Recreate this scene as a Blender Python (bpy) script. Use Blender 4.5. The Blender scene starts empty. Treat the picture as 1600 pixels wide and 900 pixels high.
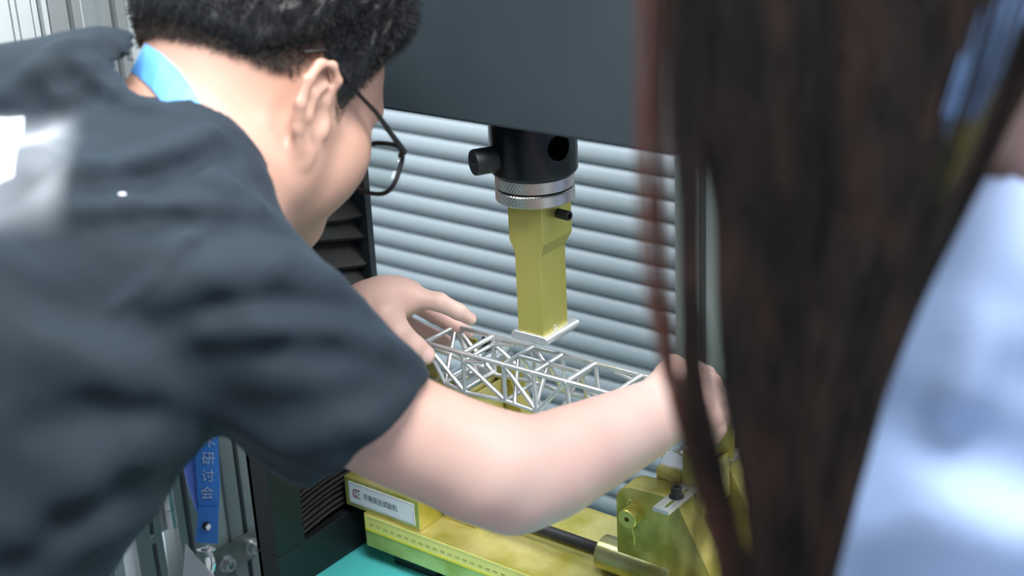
import bpy, bmesh, random, os
import numpy as np
from math import *
from mathutils import Vector, Matrix, noise as mnoise
random.seed(7); rng = np.random.default_rng(7)
SC = bpy.context.scene
COL = SC.collection
# ------------------------------------------------------------ camera
FPX = 2300.0                                   # focal length in pixels of the 1600 px wide frame
AZ, PT, RO = map(radians, (-38.09, 21.77, 2.87))
cf = np.array([sin(AZ)*cos(PT), cos(AZ)*cos(PT), -sin(PT)])
_r = np.array([cos(AZ), -sin(AZ), 0.0]); _d = np.cross(cf, _r)
cR = cos(RO)*_r + sin(RO)*_d; cD = -sin(RO)*_r + cos(RO)*_d
CAM = np.array([0.8223, -1.0971, 1.6621])
cam = bpy.data.cameras.new('camera'); camo = bpy.data.objects.new('camera', cam); COL.objects.link(camo)
cam.sensor_width = 36; cam.lens = 36*FPX/1600; cam.clip_start = .02
m = Matrix.Identity(4)
for i in range(3):
    m[i][0] = cR[i]; m[i][1] = -cD[i]; m[i][2] = -cf[i]; m[i][3] = CAM[i]
camo.matrix_world = m
cam.dof.use_dof = True; cam.dof.focus_distance = 1.44; cam.dof.aperture_fstop = 4.5
SC.camera = camo
# ------------------------------------------------------------ light
w = bpy.data.worlds.new('world'); SC.world = w; w.use_nodes = True
w.node_tree.nodes['Background'].inputs[0].default_value = (.80, .90, 1.0, 1)
w.node_tree.nodes['Background'].inputs[1].default_value = .42
def area(name, loc, target, sx, sy, power, col=(1, 1, 1)):
    l = bpy.data.lights.new(name, 'AREA'); l.shape = 'RECTANGLE'; l.size = sx; l.size_y = sy
    l.energy = power; l.color = col
    o = bpy.data.objects.new(name, l); COL.objects.link(o); o.location = loc
    o.rotation_euler = (Vector(target)-Vector(loc)).to_track_quat('-Z', 'Y').to_euler()
area('ceiling_panel_light', (1.5, .9, 2.85), (.15, -.1, 1.0), 1.3, .7, 52, (1, .99, .98))
area('ceiling_panel_light', (.75, -.70, 2.80), (.2, -.15, 1.0), 1.0, .5, 52, (1, 1, 1))
area('ceiling_panel_light', (-1.0, -.5, 2.9), (-.1, -.4, 1.1), 1.2, .6, 42, (.86, .94, 1))
area('ceiling_panel_light', (.9, -2.3, 2.9), (.4, -.6, 1.1), 1.2, .6, 14, (.95, .98, 1))
SC.view_settings.view_transform = 'Standard'; SC.view_settings.look = 'None'
SC.view_settings.exposure = 0.35; SC.view_settings.gamma = 1; SC.view_settings.use_curve_mapping = False
# ------------------------------------------------------------ helpers
def ray(x, y): return (x-800)/FPX*cR + (y-450)/FPX*cD + cf
def at(x, y, d): return CAM + ray(x, y)*d
def ony(x, y, Y): v = ray(x, y); return CAM + v*(Y-CAM[1])/v[1]
def onx(x, y, X): v = ray(x, y); return CAM + v*(X-CAM[0])/v[0]
def onz(x, y, Z): v = ray(x, y); return CAM + v*(Z-CAM[2])/v[2]
def tag(o, label=None, cat=None, group=None, kind=None):
    for k, v in (('label', label), ('category', cat), ('group', group), ('kind', kind)):
        if v: o[k] = v
    return o
def root(name, loc, label, cat, group=None):
    o = bpy.data.objects.new(name, None); COL.objects.link(o); o.location = loc
    o.empty_display_size = .02
    return tag(o, label, cat, group)
def wloc(o):
    v = np.zeros(3)
    while o is not None: v += np.array(o.location); o = o.parent
    return v
def mesh(name, V, Fc, mat, parent=None, smooth=False, loc=None):
    """one mesh object from world coordinates; its origin is loc or the parent's"""
    base = wloc(parent) if parent else np.zeros(3)
    org = np.array(loc) if loc is not None else base
    V = np.asarray(V, float).reshape(-1, 3) - org
    me = bpy.data.meshes.new(name)
    if isinstance(Fc, np.ndarray):
        n, k = Fc.shape
        me.vertices.add(len(V)); me.vertices.foreach_set('co', V.ravel())
        me.loops.add(n*k); me.loops.foreach_set('vertex_index', Fc.astype(np.int32).ravel())
        me.polygons.add(n); me.polygons.foreach_set('loop_start', np.arange(0, n*k, k, dtype=np.int32))
        me.polygons.foreach_set('loop_total', np.full(n, k, dtype=np.int32))
        me.update(calc_edges=True); me.validate()
    else:
        me.from_pydata([tuple(v) for v in V], [], Fc)
    if smooth: me.polygons.foreach_set('use_smooth', [True]*len(me.polygons))
    me.materials.append(mat)
    o = bpy.data.objects.new(name, me); COL.objects.link(o)
    if parent: o.parent = parent
    o.location = tuple(org-base)
    return o
class MB:
    def __init__(s): s.V = []; s.F = []
    def add(s, V, Fc):
        n = len(s.V); s.V += [tuple(v) for v in V]; s.F += [tuple(i+n for i in f) for f in Fc]; return s
    def box(s, x0, x1, y0, y1, z0, z1, b=0):
        bm = bmesh.new(); bmesh.ops.create_cube(bm, size=1)
        for v in bm.verts:
            v.co = (x0+(v.co.x+.5)*(x1-x0), y0+(v.co.y+.5)*(y1-y0), z0+(v.co.z+.5)*(z1-z0))
        if b: bmesh.ops.bevel(bm, geom=bm.edges[:], offset=b, segments=2, affect='EDGES', profile=.6)
        bm.verts.index_update()
        s.add([v.co for v in bm.verts], [[v.index for v in f.verts] for f in bm.faces]); bm.free(); return s
    def tube(s, a, b, r0, r1=None, n=12, caps=True):
        a = Vector(a); b = Vector(b); r1 = r0 if r1 is None else r1
        q = (b-a).to_track_quat('Z', 'Y'); V = []
        for p, r in ((a, r0), (b, r1)):
            for i in range(n): V.append(p + q @ Vector((r*cos(2*pi*i/n), r*sin(2*pi*i/n), 0)))
        Fc = [(i, (i+1) % n, n+(i+1) % n, n+i) for i in range(n)]
        if caps: Fc += [tuple(range(n))[::-1], tuple(range(n, 2*n))]
        return s.add(V, Fc)
    def lathe(s, c, axis, prof, n=32):
        """prof: list of (height along the axis, radius)"""
        q = Vector(axis).to_track_quat('Z', 'Y'); c = Vector(c); V = []
        for h, r in prof:
            for i in range(n): V.append(c + q @ Vector((r*cos(2*pi*i/n), r*sin(2*pi*i/n), h)))
        Fc = []
        for k in range(len(prof)-1):
            for i in range(n): Fc.append((k*n+i, k*n+(i+1) % n, (k+1)*n+(i+1) % n, (k+1)*n+i))
        Fc += [tuple(range(n))[::-1], tuple(range((len(prof)-1)*n, len(prof)*n))]
        return s.add(V, Fc)
    def prism(s, poly, axis, a, b):
        """poly: 2D outline in the two other axes (in xyz order), extruded along axis from a to b"""
        n = len(poly)
        def mk(p, t):
            l = [p[0], p[1]]; l.insert(axis, t); return l
        V = [mk(p, a) for p in poly]+[mk(p, b) for p in poly]
        Fc = [(i, (i+1) % n, n+(i+1) % n, n+i) for i in range(n)]+[tuple(range(n))[::-1], tuple(range(n, 2*n))]
        return s.add(V, Fc)
    def build(s, name, mat, parent=None, bevel=0, smooth=None, loc=None):
        o = mesh(name, s.V, s.F, mat, parent, loc=loc)
        bm = bmesh.new(); bm.from_mesh(o.data); bmesh.ops.recalc_face_normals(bm, faces=bm.faces[:]); bm.to_mesh(o.data); bm.free()
        if smooth:
            o.data.polygons.foreach_set('use_smooth', [True]*len(o.data.polygons))
            o.data.set_sharp_from_angle(angle=radians(smooth))
        if bevel:
            md = o.modifiers.new('bevel', 'BEVEL'); md.width = bevel; md.segments = 2; md.limit_method = 'ANGLE'; md.angle_limit = radians(40)
        return o
def arc(cx, cy, r, a0, a1, n=8): return [(cx+r*cos(radians(a0+(a1-a0)*i/n)), cy+r*sin(radians(a0+(a1-a0)*i/n))) for i in range(n+1)]
def text(name, body, mat, parent, o, ux, uy, size, depth=.0002, align='LEFT'):
    """flat lettering as mesh; ux, uy are the reading and up directions"""
    cu = bpy.data.curves.new(name, 'FONT'); cu.body = body; cu.size = size; cu.extrude = depth/2; cu.align_x = align
    t = bpy.data.objects.new(name, cu); COL.objects.link(t)
    dg = bpy.context.evaluated_depsgraph_get(); dg.update()
    me = bpy.data.meshes.new_from_object(t.evaluated_get(dg))
    V = np.array([v.co[:] for v in me.vertices]).reshape(-1, 3); Fc = [tuple(p.vertices) for p in me.polygons]
    bpy.data.objects.remove(t)
    ux = np.array(ux, float); uy = np.array(uy, float); uz = np.cross(ux, uy)
    if len(V) == 0: return None
    W = np.array(o)+V[:, :1]*ux+V[:, 1:2]*uy+V[:, 2:]*uz
    return mesh(name, W, Fc, mat, parent)
# ------------------------------------------------------------ materials
def mat(name, col, rough=.5, metal=0, var=None, vscale=8, vdet=3, bump=0, bscale=60, sss=0, stretch=None, coat=0, spec=None, vpos=(.35, .65), rvar=0):
    M = bpy.data.materials.new(name); M.use_nodes = True; nt = M.node_tree; N = nt.nodes; L = nt.links
    b = N['Principled BSDF']; b.inputs['Base Color'].default_value = (*col, 1)
    b.inputs['Roughness'].default_value = rough; b.inputs['Metallic'].default_value = metal
    if spec is not None: b.inputs['Specular IOR Level'].default_value = spec
    if coat: b.inputs['Coat Weight'].default_value = coat
    if sss:
        b.inputs['Subsurface Weight'].default_value = sss; b.inputs['Subsurface Radius'].default_value = (1, .35, .2); b.inputs['Subsurface Scale'].default_value = .006
    tc = N.new('ShaderNodeTexCoord'); mp = N.new('ShaderNodeMapping'); L.new(tc.outputs['Object'], mp.inputs[0])
    if stretch: mp.inputs['Scale'].default_value = stretch
    if var:
        n = N.new('ShaderNodeTexNoise'); n.inputs['Scale'].default_value = vscale; n.inputs['Detail'].default_value = vdet
        L.new(mp.outputs[0], n.inputs[0]); r = N.new('ShaderNodeValToRGB'); L.new(n.outputs[0], r.inputs[0])
        r.color_ramp.elements[0].position = vpos[0]; r.color_ramp.elements[1].position = vpos[1]
        r.color_ramp.elements[0].color = (*col, 1); r.color_ramp.elements[1].color = (*var, 1)
        L.new(r.outputs[0], b.inputs['Base Color'])
        if rvar:
            mr = N.new('ShaderNodeMapRange'); mr.inputs[3].default_value = rough; mr.inputs[4].default_value = rough+rvar
            L.new(n.outputs[0], mr.inputs[0]); L.new(mr.outputs[0], b.inputs['Roughness'])
    if bump:
        n2 = N.new('ShaderNodeTexNoise'); n2.inputs['Scale'].default_value = bscale; n2.inputs['Detail'].default_value = 4
        L.new(mp.outputs[0], n2.inputs[0]); bp = N.new('ShaderNodeBump'); bp.inputs['Strength'].default_value = bump; bp.inputs['Distance'].default_value = .002
        L.new(n2.outputs[0], bp.inputs['Height']); L.new(bp.outputs[0], b.inputs['Normal'])
    return M
M = {}
M['shutter'] = mat('grey painted slat', (.40, .465, .50), .5, bump=.04, bscale=300)
M['slate'] = mat('slate grey paint', (.026, .039, .048), .5, var=(.030, .044, .054), vscale=12, bump=.08, bscale=900)
M['black'] = mat('black coated steel', (.007, .009, .011), .5, .0, bump=.03, bscale=200)
M['blackm'] = mat('black oxide steel', (.026, .032, .038), .3, .85, var=(.024, .030, .035), vscale=30, stretch=(1, 1, .08))
M['rubber'] = mat('black fabric bellows', (.022, .022, .023), .6, var=(.030, .030, .030), vscale=30)
M['chrome'] = mat('polished steel', (.80, .81, .83), .12, 1, bump=.02, bscale=120)
M['plate'] = mat('worn zinc steel', (.28, .27, .26), .4, .9, var=(.34, .33, .32), vscale=30)
M['steel'] = mat('bare steel', (.74, .75, .76), .36, .85, var=(.62, .63, .64), vscale=40, bump=.05, bscale=300)
M['knurl'] = mat('knurled steel', (.55, .54, .53), .34, 1)
M['alum'] = mat('anodised aluminium', (.36, .40, .41), .45, .35, var=(.33, .37, .38), vscale=10, stretch=(1, 1, .1))
M['alumlt'] = mat('light grey panel', (.50, .56, .57), .5, 0)
M['alumdk'] = mat('shadow groove grey', (.10, .125, .13), .6, .2)
M['white'] = mat('white laminate', (.78, .80, .82), .45)
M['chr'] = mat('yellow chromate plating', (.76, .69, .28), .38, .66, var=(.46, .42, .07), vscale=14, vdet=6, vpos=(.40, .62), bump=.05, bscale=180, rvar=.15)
M['chrg'] = mat('greenish chromate plating', (.64, .59, .18), .38, .7, var=(.52, .47, .10), vscale=22, vdet=5, vpos=(.3, .7), bump=.05, bscale=240, stretch=(1, 1, .35))
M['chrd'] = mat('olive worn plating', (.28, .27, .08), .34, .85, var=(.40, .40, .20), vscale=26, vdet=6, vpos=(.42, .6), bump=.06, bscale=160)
M['chrp'] = mat('mottled olive plating', (.50, .44, .13), .42, .45, var=(.27, .245, .035), vscale=30, vdet=6, vpos=(.40, .60), bump=.06, bscale=160)
M['teal'] = mat('teal painted table', (.075, .50, .49), .35, var=(.085, .54, .53), vscale=6)
M['tape'] = mat('yellow measuring tape', (.80, .74, .22), .45)
M['tapey'] = mat('bright yellow tape edge', (.72, .64, .05), .5)
M['ink'] = mat('faint brown ink', (.30, .27, .07), .6)
M['paper'] = mat('white sticker', (.80, .79, .84), .4)
M['inkd'] = mat('dark ink', (.05, .07, .09), .6)
M['inkr'] = mat('crimson ink', (.36, .012, .05), .5)
M['inkv'] = mat('violet grey ink', (.32, .30, .40), .5)
M['shirt'] = mat('charcoal cotton', (.0080, .0150, .021), .8, var=(.0105, .0190, .027), vscale=14, bump=.12, bscale=900, spec=.25)
_b = M['shirt'].node_tree.nodes['Principled BSDF']; _b.inputs['Sheen Weight'].default_value = .07; _b.inputs['Sheen Roughness'].default_value = .5; _b.inputs['Sheen Tint'].default_value = (.55, .75, 1, 1)
M['blue'] = mat('blue lanyard ribbon', (.035, .20, .62), .5, bump=.1, bscale=900)
M['lblue'] = mat('violet blue lanyard ribbon', (.10, .20, .66), .5)
M['tblue'] = mat('pale print', (.35, .50, .70), .6)
M['litblue'] = mat('highlit blue lanyard ribbon', (.12, .38, .85), .4, bump=.1, bscale=900)  # lighter copy of the lanyard blue, highlight on the neck band painted in
M['nail'] = mat('finger nail', (.78, .50, .47), .3, sss=.2)
M['hair'] = mat('black hair', (.0075, .0080, .0095), .42, var=(.016, .017, .020), vscale=200)
M['fade'] = mat('cropped brown black hair', (.085, .066, .053), .6)
M['long'] = mat('dark brown hair', (.0045, .0040, .0045), .5, spec=.2, var=(.021, .0125, .0105), vpos=(.42, .66), vscale=55, stretch=(1, 1, .02))
M['longr'] = mat('reddish brown hair', (.075, .030, .022), .5, spec=.2)
M['bshirt'] = mat('light blue cotton', (.41, .54, .84), .8, bump=.05, bscale=500)
M['yel'] = mat('yellow ribbon', (.16, .145, .015), .6)
M['bl2'] = mat('light blue ribbon', (.15, .28, .56), .6)
M['denim'] = mat('dark cotton trousers', (.02, .025, .035), .85)
M['frame'] = mat('black acetate', (.006, .006, .007), .25)
M['orange'] = mat('orange paint spot', (.55, .16, .05), .5)
M['floor'] = mat('grey epoxy floor', (.30, .32, .33), .35, var=(.27, .29, .30), vscale=3)
M['wall'] = mat('white wall paint', (.70, .72, .73), .7, bump=.05, bscale=80)
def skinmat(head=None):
    """skin; the forearms and hands are paler than the tanned face and neck, part tan, part painted highlight"""
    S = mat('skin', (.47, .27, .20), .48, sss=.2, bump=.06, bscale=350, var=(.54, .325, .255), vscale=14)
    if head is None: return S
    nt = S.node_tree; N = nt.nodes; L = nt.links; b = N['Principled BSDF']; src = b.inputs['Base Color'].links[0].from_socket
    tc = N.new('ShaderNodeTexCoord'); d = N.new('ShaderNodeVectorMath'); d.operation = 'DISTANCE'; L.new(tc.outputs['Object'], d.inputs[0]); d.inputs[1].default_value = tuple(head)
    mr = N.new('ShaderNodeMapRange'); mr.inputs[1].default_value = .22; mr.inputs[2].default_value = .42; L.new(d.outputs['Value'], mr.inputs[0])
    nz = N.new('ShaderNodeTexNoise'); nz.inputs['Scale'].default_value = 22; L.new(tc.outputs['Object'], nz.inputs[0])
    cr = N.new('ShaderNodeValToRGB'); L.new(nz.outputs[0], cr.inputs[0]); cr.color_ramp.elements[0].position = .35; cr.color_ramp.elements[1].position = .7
    cr.color_ramp.elements[0].color = (.69, .49, .43, 1); cr.color_ramp.elements[1].color = (.68, .43, .385, 1)  # arm tone: less tanned skin plus strong top light put into the colour
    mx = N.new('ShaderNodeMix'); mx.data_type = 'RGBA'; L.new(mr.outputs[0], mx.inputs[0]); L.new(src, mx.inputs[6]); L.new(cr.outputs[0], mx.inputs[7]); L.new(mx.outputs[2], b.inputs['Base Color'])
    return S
M['skin'] = skinmat()
g = bpy.data.materials.new('clear lens'); g.use_nodes = True; nt = g.node_tree; nt.nodes.clear()
a_ = nt.nodes.new('ShaderNodeBsdfTransparent'); b_ = nt.nodes.new('ShaderNodeBsdfGlossy'); x_ = nt.nodes.new('ShaderNodeMixShader'); o_ = nt.nodes.new('ShaderNodeOutputMaterial')
a_.inputs[0].default_value = (.93, .96, .95, 1); b_.inputs['Roughness'].default_value = .03; x_.inputs[0].default_value = .08
nt.links.new(a_.outputs[0], x_.inputs[1]); nt.links.new(b_.outputs[0], x_.inputs[2]); nt.links.new(x_.outputs[0], o_.inputs[0])
M['glass'] = g
g = bpy.data.materials.new('clear badge plastic'); g.use_nodes = True; gb = g.node_tree.nodes['Principled BSDF']
gb.inputs['Base Color'].default_value = (.75, .80, .84, 1); gb.inputs['Roughness'].default_value = .15; gb.inputs['Alpha'].default_value = .75; gb.inputs['Coat Weight'].default_value = 1
M['badge'] = g
# ============================================================ the room
def slab(name, b, mt):
    return tag(MB().box(*b).build(name, mt), kind='structure')
slab('floor', (-3, 3, -3.2, 2.2, -.05, 0), M['floor'])
slab('wall_back', (-3, 3, 2.0, 2.1, 0, 3.0), M['wall'])
slab('wall_left', (-3.1, -3, -3.2, 2.1, 0, 3.0), M['wall'])
# ------------------------------------------------------------ ribbed shutter behind the machine
PIT = .0312; Z0 = .866-14*PIT; NSL = 28
sh = root('roller_shutter', (-.1, .45, Z0), 'grey ribbed roller shutter hanging behind the testing machine', 'shutter')
prof = [(.012, 0.0), (.004, .0016)]
K = 10
pr = []
for i in range(K+1):
    t = i/K; z = .0018+t*(PIT-.0036); pr.append((-.0068*sin(pi*t)**.6+.001, z))
pr += [(.009, PIT-.0004), (.009, .0004)]
V = []; nP = len(pr)
for x in (-.66, .66):
    for y, z in pr: V.append((x, .45+y, z))
Fc = [(i, (i+1) % nP, nP+(i+1) % nP, nP+i) for i in range(nP)]+[tuple(range(nP))[::-1], tuple(range(nP, 2*nP))]
slat0 = mesh('slat', [(x-.1, y, z+Z0) for x, y, z in V], Fc, M['shutter'], sh, smooth=True, loc=(-.1, .45, Z0))
slat0.data.set_sharp_from_angle(angle=radians(50))
for k in range(1, NSL):
    o = slat0.copy(); COL.objects.link(o); o.parent = sh; o.location = (0, 0, k*PIT)
for xx in (-.785, .565):
    MB().box(xx-.02, xx+.02, .43, .49, 0.0, Z0+NSL*PIT+.02, .002).build('guide_rail', M['alum'], sh)
MB().box(-.80, .58, .40, .52, Z0+NSL*PIT+.02, Z0+NSL*PIT+.2, .004).build('shutter_box', M['alum'], sh)
MB().box(-.765, .545, .44, .47, 0.0, Z0, .002).build('bottom_panel', M['shutter'], sh)
# ------------------------------------------------------------ teal table
TZ = .788
t = root('machine_table', (0, 0, 0), 'teal painted machine table carrying the yellow plated beam', 'table')
MB().box(-.2375, .62, -.26, .10, TZ-.04, TZ, .004).build('table_top', M['teal'], t)
MB().box(-.23, .60, -.25, .08, .08, TZ-.04, .004).build('cabinet', M['teal'], t)
for x in (-.19, .56):
    for y in (-.22, .05): MB().lathe((x, y, 0), (0, 0, 1), [(0, .03), (.02, .03), (.025, .012), (.08, .012)], 16).build('leg', M['blackm'], t)
# ------------------------------------------------------------ testing machine: columns with bellows, crosshead
mc = root('machine_column', (-.22, -.11, TZ), 'black machine column with folded bellows beside the student\'s arm', 'machine column')
X1 = -.205; CX0 = -.236
MB().box(CX0-.0005, X1-.024, -.207, -.02, TZ, 1.42, .002).build('column_body', M['black'], mc)
MB().box(X1-.031, X1, -.207, -.166, .838, 1.42, .0015).build('edge_rail', M['black'], mc)
MB().box(X1-.031, X1, -.029, -.020, .838, 1.42, .001).build('edge_rail', M['slate'], mc)
MB().box(X1-.031, X1, -.207, -.020, TZ, .838, .0015).build('base_block', M['black'], mc)
# bellows folds, one strip per fold: tight low down, pulled open above
zs = [.842]
while zs[-1] < .98: zs.append(zs[-1]+.0062+rng.uniform(-.0008, .0012))
while zs[-1] < 1.40: zs.append(zs[-1]+.0285+rng.uniform(-.002, .003))
for k in range(len(zs)-1):
    z0, z1 = zs[k], zs[k+1]; dz = z1-z0; big = dz > .015
    V = []; Fc = []; ny = 10
    ph = rng.uniform(-.4, .4)
    for j in range(ny+1):
        tt = j/ny; y = -.165+tt*(.135)
        sag = (-.030*tt**1.5*(1+ph*.5) if big else (.004*sin(tt*pi)+.004*rng.uniform(-.1, .1)))
        if big and z0 > 1.12: sag = -.034*(tt)+.030*sin(pi*tt*.8)*(ph)
        xo = X1-.004-.003*sin(pi*tt)
        for xx, zz in ((xo-.004, z0), (xo, z0+dz*.12), (xo-.002, z0+dz*.22), (X1-.024, z0+dz*.95), (X1-.026, z1)):
            V.append((xx, y, zz+sag+.015*big))
    for j in range(ny):
        for q in range(4): a = j*5+q; Fc.append((a, a+5, a+6, a+1))
    mesh('bellows_fold', V, Fc, M['rubber'], mc, smooth=False)
# the crosshead
ch = root('crosshead', (.02, -.03, 1.311), 'big dark slate crosshead spanning the top of the testing machine', 'crosshead')
MB().box(-.330, .62, -.105, .06, 1.311, 1.62, .0025).build('housing', M['slate'], ch)
# ------------------------------------------------------------ loading head hanging from the crosshead
GX, GY = .0205, -.031
lh = root('loading_head', (GX, GY, 1.311), 'black and yellow loading head hanging below the crosshead', 'loading head')
cy = MB().lathe((GX, GY, 1.2478), (0, 0, 1), [(0, .0385), (.0015, .0408), (.0035, .0418), (.060, .0418), (.0631, .0418)], 64).build('upper_socket', M['blackm'], lh, smooth=35)
# bored cross hole seen at the right: a real hole cut through the socket, a pin through the other way
hole_dir = Vector((cos(radians(-18)), sin(radians(-18)), 0))
pin_dir = Vector((cos(radians(-118)), sin(radians(-118)), 0))
cut = MB().tube(Vector((GX, GY, 1.279))-hole_dir*.0+hole_dir*.012, Vector((GX, GY, 1.279))+hole_dir*.06, .0125, n=32).build('cut', M['blackm'])
bmod = cy.modifiers.new('hole', 'BOOLEAN'); bmod.object = cut; bmod.solver = 'EXACT'
dg = bpy.context.evaluated_depsgraph_get(); dg.update()
me2 = bpy.data.meshes.new_from_object(cy.evaluated_get(dg)); cy.modifiers.clear(); cy.data = me2
me2.set_sharp_from_angle(angle=radians(35)); bpy.data.objects.remove(cut)
pc = Vector((GX, GY, 1.266))
MB().lathe(pc+pin_dir*.036, pin_dir, [(0, .0125), (.0245, .0125), (.026, .0118), (.0262, .003), (.022, .0026)], 40).build('pin_knob', M['black'], lh, smooth=35)
def knurl_ring(z0, z1, r, name='knurled_ring'):
    # real diamond knurl: displaced grid
    nu, nv = 300, 9; V = []; Fc = []
    rows = [(z0+.0005, r-.0018, 0), (z0, r-.0012, 0)]
    for j in range(nv+1): rows.append((z0+.0012+(z1-z0-.0024)*j/nv, r, 1))
    rows += [(z1, r-.0012, 0), (z1-.0003, r-.006, 0)]
    for j, (z, rr, kn) in enumerate(rows):
        for i in range(nu):
            a = 2*pi*i/nu; d = 0
            if kn: d = .00035*(((i+j) % 2)*2-1)*.5 + .00012*(((i-j) % 4) < 2)
            V.append((GX+(rr+d)*cos(a), GY+(rr+d)*sin(a), z))
    n = nu
    for k in range(len(rows)-1):
        for i in range(n): Fc.append((k*n+i, k*n+(i+1) % n, (k+1)*n+(i+1) % n, (k+1)*n+i))
    Fc += [tuple(range(n))[::-1], tuple(range((len(rows)-1)*n, len(rows)*n))]
    return mesh(name, V, Fc, M['knurl'], lh)
knurl_ring(1.2345, 1.2475, .0375); knurl_ring(1.2213, 1.2332, .0378)
MB().lathe((GX, GY, 1.2325), (0, 0, 1), [(0, .031), (.003, .031)], 40).build('neck', M['blackm'], lh)
# T shaped punch body in X-Z, with shoulder; front-back step on the right face
bx0, bx1, ux0, ux1 = .0085, .0385, .0025, .0425
by0, by1, uy0, uy1 = -.052, -.0105, -.052, -.0035
bm_ = bmesh.new()
rings = [(1.0885, bx0, bx1, by0, by1), (1.1705, bx0, bx1, by0, by1), (1.1825, ux0, ux1, uy0, uy1), (1.2225, ux0, ux1, uy0, uy1)]
vs = [[bm_.verts.new(p) for p in ((x0, y0, z), (x1, y0, z), (x1, y1, z), (x0, y1, z))] for z, x0, x1, y0, y1 in rings]
for a, b in zip(vs, vs[1:]):
    for i in range(4): bm_.faces.new((a[i], a[(i+1) % 4], b[(i+1) % 4], b[i]))
bm_.faces.new(vs[0][::-1]); bm_.faces.new(vs[-1])
me = bpy.data.meshes.new('punch_block'); bmesh.ops.recalc_face_normals(bm_, faces=bm_.faces[:]); bm_.to_mesh(me); bm_.free(); me.materials.append(M['chrg'])
for v in me.vertices: v.co -= Vector((GX, GY, 1.311))
po = bpy.data.objects.new('punch_block', me); COL.objects.link(po); po.parent = lh
md = po.modifiers.new('bevel', 'BEVEL'); md.width = .0007; md.segments = 2
p = onx(871, 331, .0425)
MB().lathe((.041, -.026, 1.2075), (1, -.1, 0), [(0, .0048), (.0155, .0048), (.0163, .0044), (.0163, .0026), (.011, .0024)], 24).build('set_screw', M['black'], lh, smooth=35)
p = onx(868, 511, .0385)
MB().lathe((.0375, p[1], p[2]), (1, 0, 0), [(0, .0028), (.0014, .0028), (.0015, .0022), (.0015, .0014), (.0006, .0013)], 20).build('grub_screw', M['steel'], lh, smooth=35)
# rounded loading nose under the block
pz0, pz1 = 1.0790, 1.0885; yy0, yy1 = -.0545, .0015; xx0, xx1 = .0055, .0405; rr = (pz1-pz0)/2
out = arc(xx1, (pz0+pz1)/2, rr, -90, 90, 10)+arc(xx0, (pz0+pz1)/2, rr, 90, 270, 10)
MB().prism(out, 1, yy0, yy1).build('loading_nose', M['steel'], lh, bevel=.0012, smooth=40)
# ------------------------------------------------------------ beam
BZ = .850
be = root('support_beam', (.0, -.034, TZ), 'yellow chromate plated beam with measuring tape, lying on the teal table', 'beam')
MB().box(-.1765, .50, -.1035, -.0405, BZ-.041, BZ, .0008).build('front_rail', M['chr'], be)
MB().box(-.1765, .50, -.0215, .036, BZ-.041, BZ, .0008).build('rear_rail', M['chr'], be)
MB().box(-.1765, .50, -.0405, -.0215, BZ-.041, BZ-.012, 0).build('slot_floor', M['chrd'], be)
for x in (-.12, .08, .40): MB().box(x-.03, x+.03, -.09, .03, TZ, BZ-.041, .001).build('foot', M['black'], be)
mt = MB().box(-.1755, .50, -.1041, -.1035, BZ-.0205, BZ-.0012).build('measuring_tape', M['tape'], be); tag(mt, 'pale yellow measuring tape')
MB().box(-.1755, .50, -.1044, -.1041, BZ-.0205, BZ-.0178).build('tape_edge', M['tapey'], be)
tk = MB()
for i in range(0, 560):
    x = -.170+i*.001; l = .0042 if i % 10 == 0 else (.0032 if i % 5 == 0 else .0020)
    tk.box(x-.00008, x+.00008, -.10418, -.1041, BZ-.0032-l, BZ-.0032)
tag(tk.build('tape_ticks', M['ink'], be), kind='stuff')
nb = MB()
for i in range(0, 56):
    s = '%d' % (10*(30+i)); 
    o = text('n', s, M['ink'], None, (-.170+i*.010+.0006, -.1042, BZ-.0135), (1, 0, 0), (0, 0, 1), .0042)
    nb.add([v.co for v in o.data.vertices], [tuple(p.vertices) for p in o.data.polygons]); bpy.data.objects.remove(o)
nb.build('tape_numbers', M['ink'], be)
# end block with label
eb = root('end_block', (-.15, -.03, BZ), 'yellow plated end block with white sticker, on the beam next to the column', 'block')
MB().box(-.2045, -.0985, -.1005, .03, BZ+.0003, BZ+.036, .001).build('block_body', M['chr'], eb)
st = MB().box(-.1985, -.1045, -.1009, -.1005, BZ+.0055, BZ+.0315).build('sticker', M['paper'], eb); tag(st, 'white sticker with crimson emblem and lettering')
bd = MB(); ya, yb = -.1011, -.1009
x0, x1, z0, z1 = -.1970, -.1060, BZ+.0070, BZ+.0300; e = .0002
bd.box(x0, x1, ya, yb, z0, z0+e); bd.box(x0, x1, ya, yb, z1-e, z1); bd.box(x0, x0+e, ya, yb, z0, z1); bd.box(x1-e, x1, ya, yb, z0, z1)
bd.build('border_line', M['inkv'], st)
lg = MB(); c0 = (-.1870, BZ+.0185); hh = .0048
def stroke(mb, pts, wd, y0, y1):
    for (ax, az), (bx, bz) in zip(pts, pts[1:]):
        d = max(hypot(bx-ax, bz-az), 1e-5); nx, nz = -(bz-az)/d*wd/2, (bx-ax)/d*wd/2; ex, ez = (bx-ax)/d*wd*.3, (bz-az)/d*wd*.3
        mb.prism([(ax+nx-ex, az+nz-ez), (bx+nx+ex, bz+nz+ez), (bx-nx+ex, bz-nz+ez), (ax-nx-ex, az-nz-ez)], 1, y0, y1)
pts = [(c0[0]+.0055, c0[1]+hh), (c0[0]-.002, c0[1]+hh)]+[(c0[0]-.002+.003*cos(radians(a)), c0[1]+hh-.003+.003*sin(radians(a))) for a in (110, 135, 160, 180)]
pts += [(c0[0]-.005, c0[1]-hh+.003)]+[(c0[0]-.002+.003*cos(radians(a)), c0[1]-hh+.003+.003*sin(radians(a))) for a in (180, 205, 230, 255)]+[(c0[0]+.0045, c0[1]-hh)]
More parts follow.
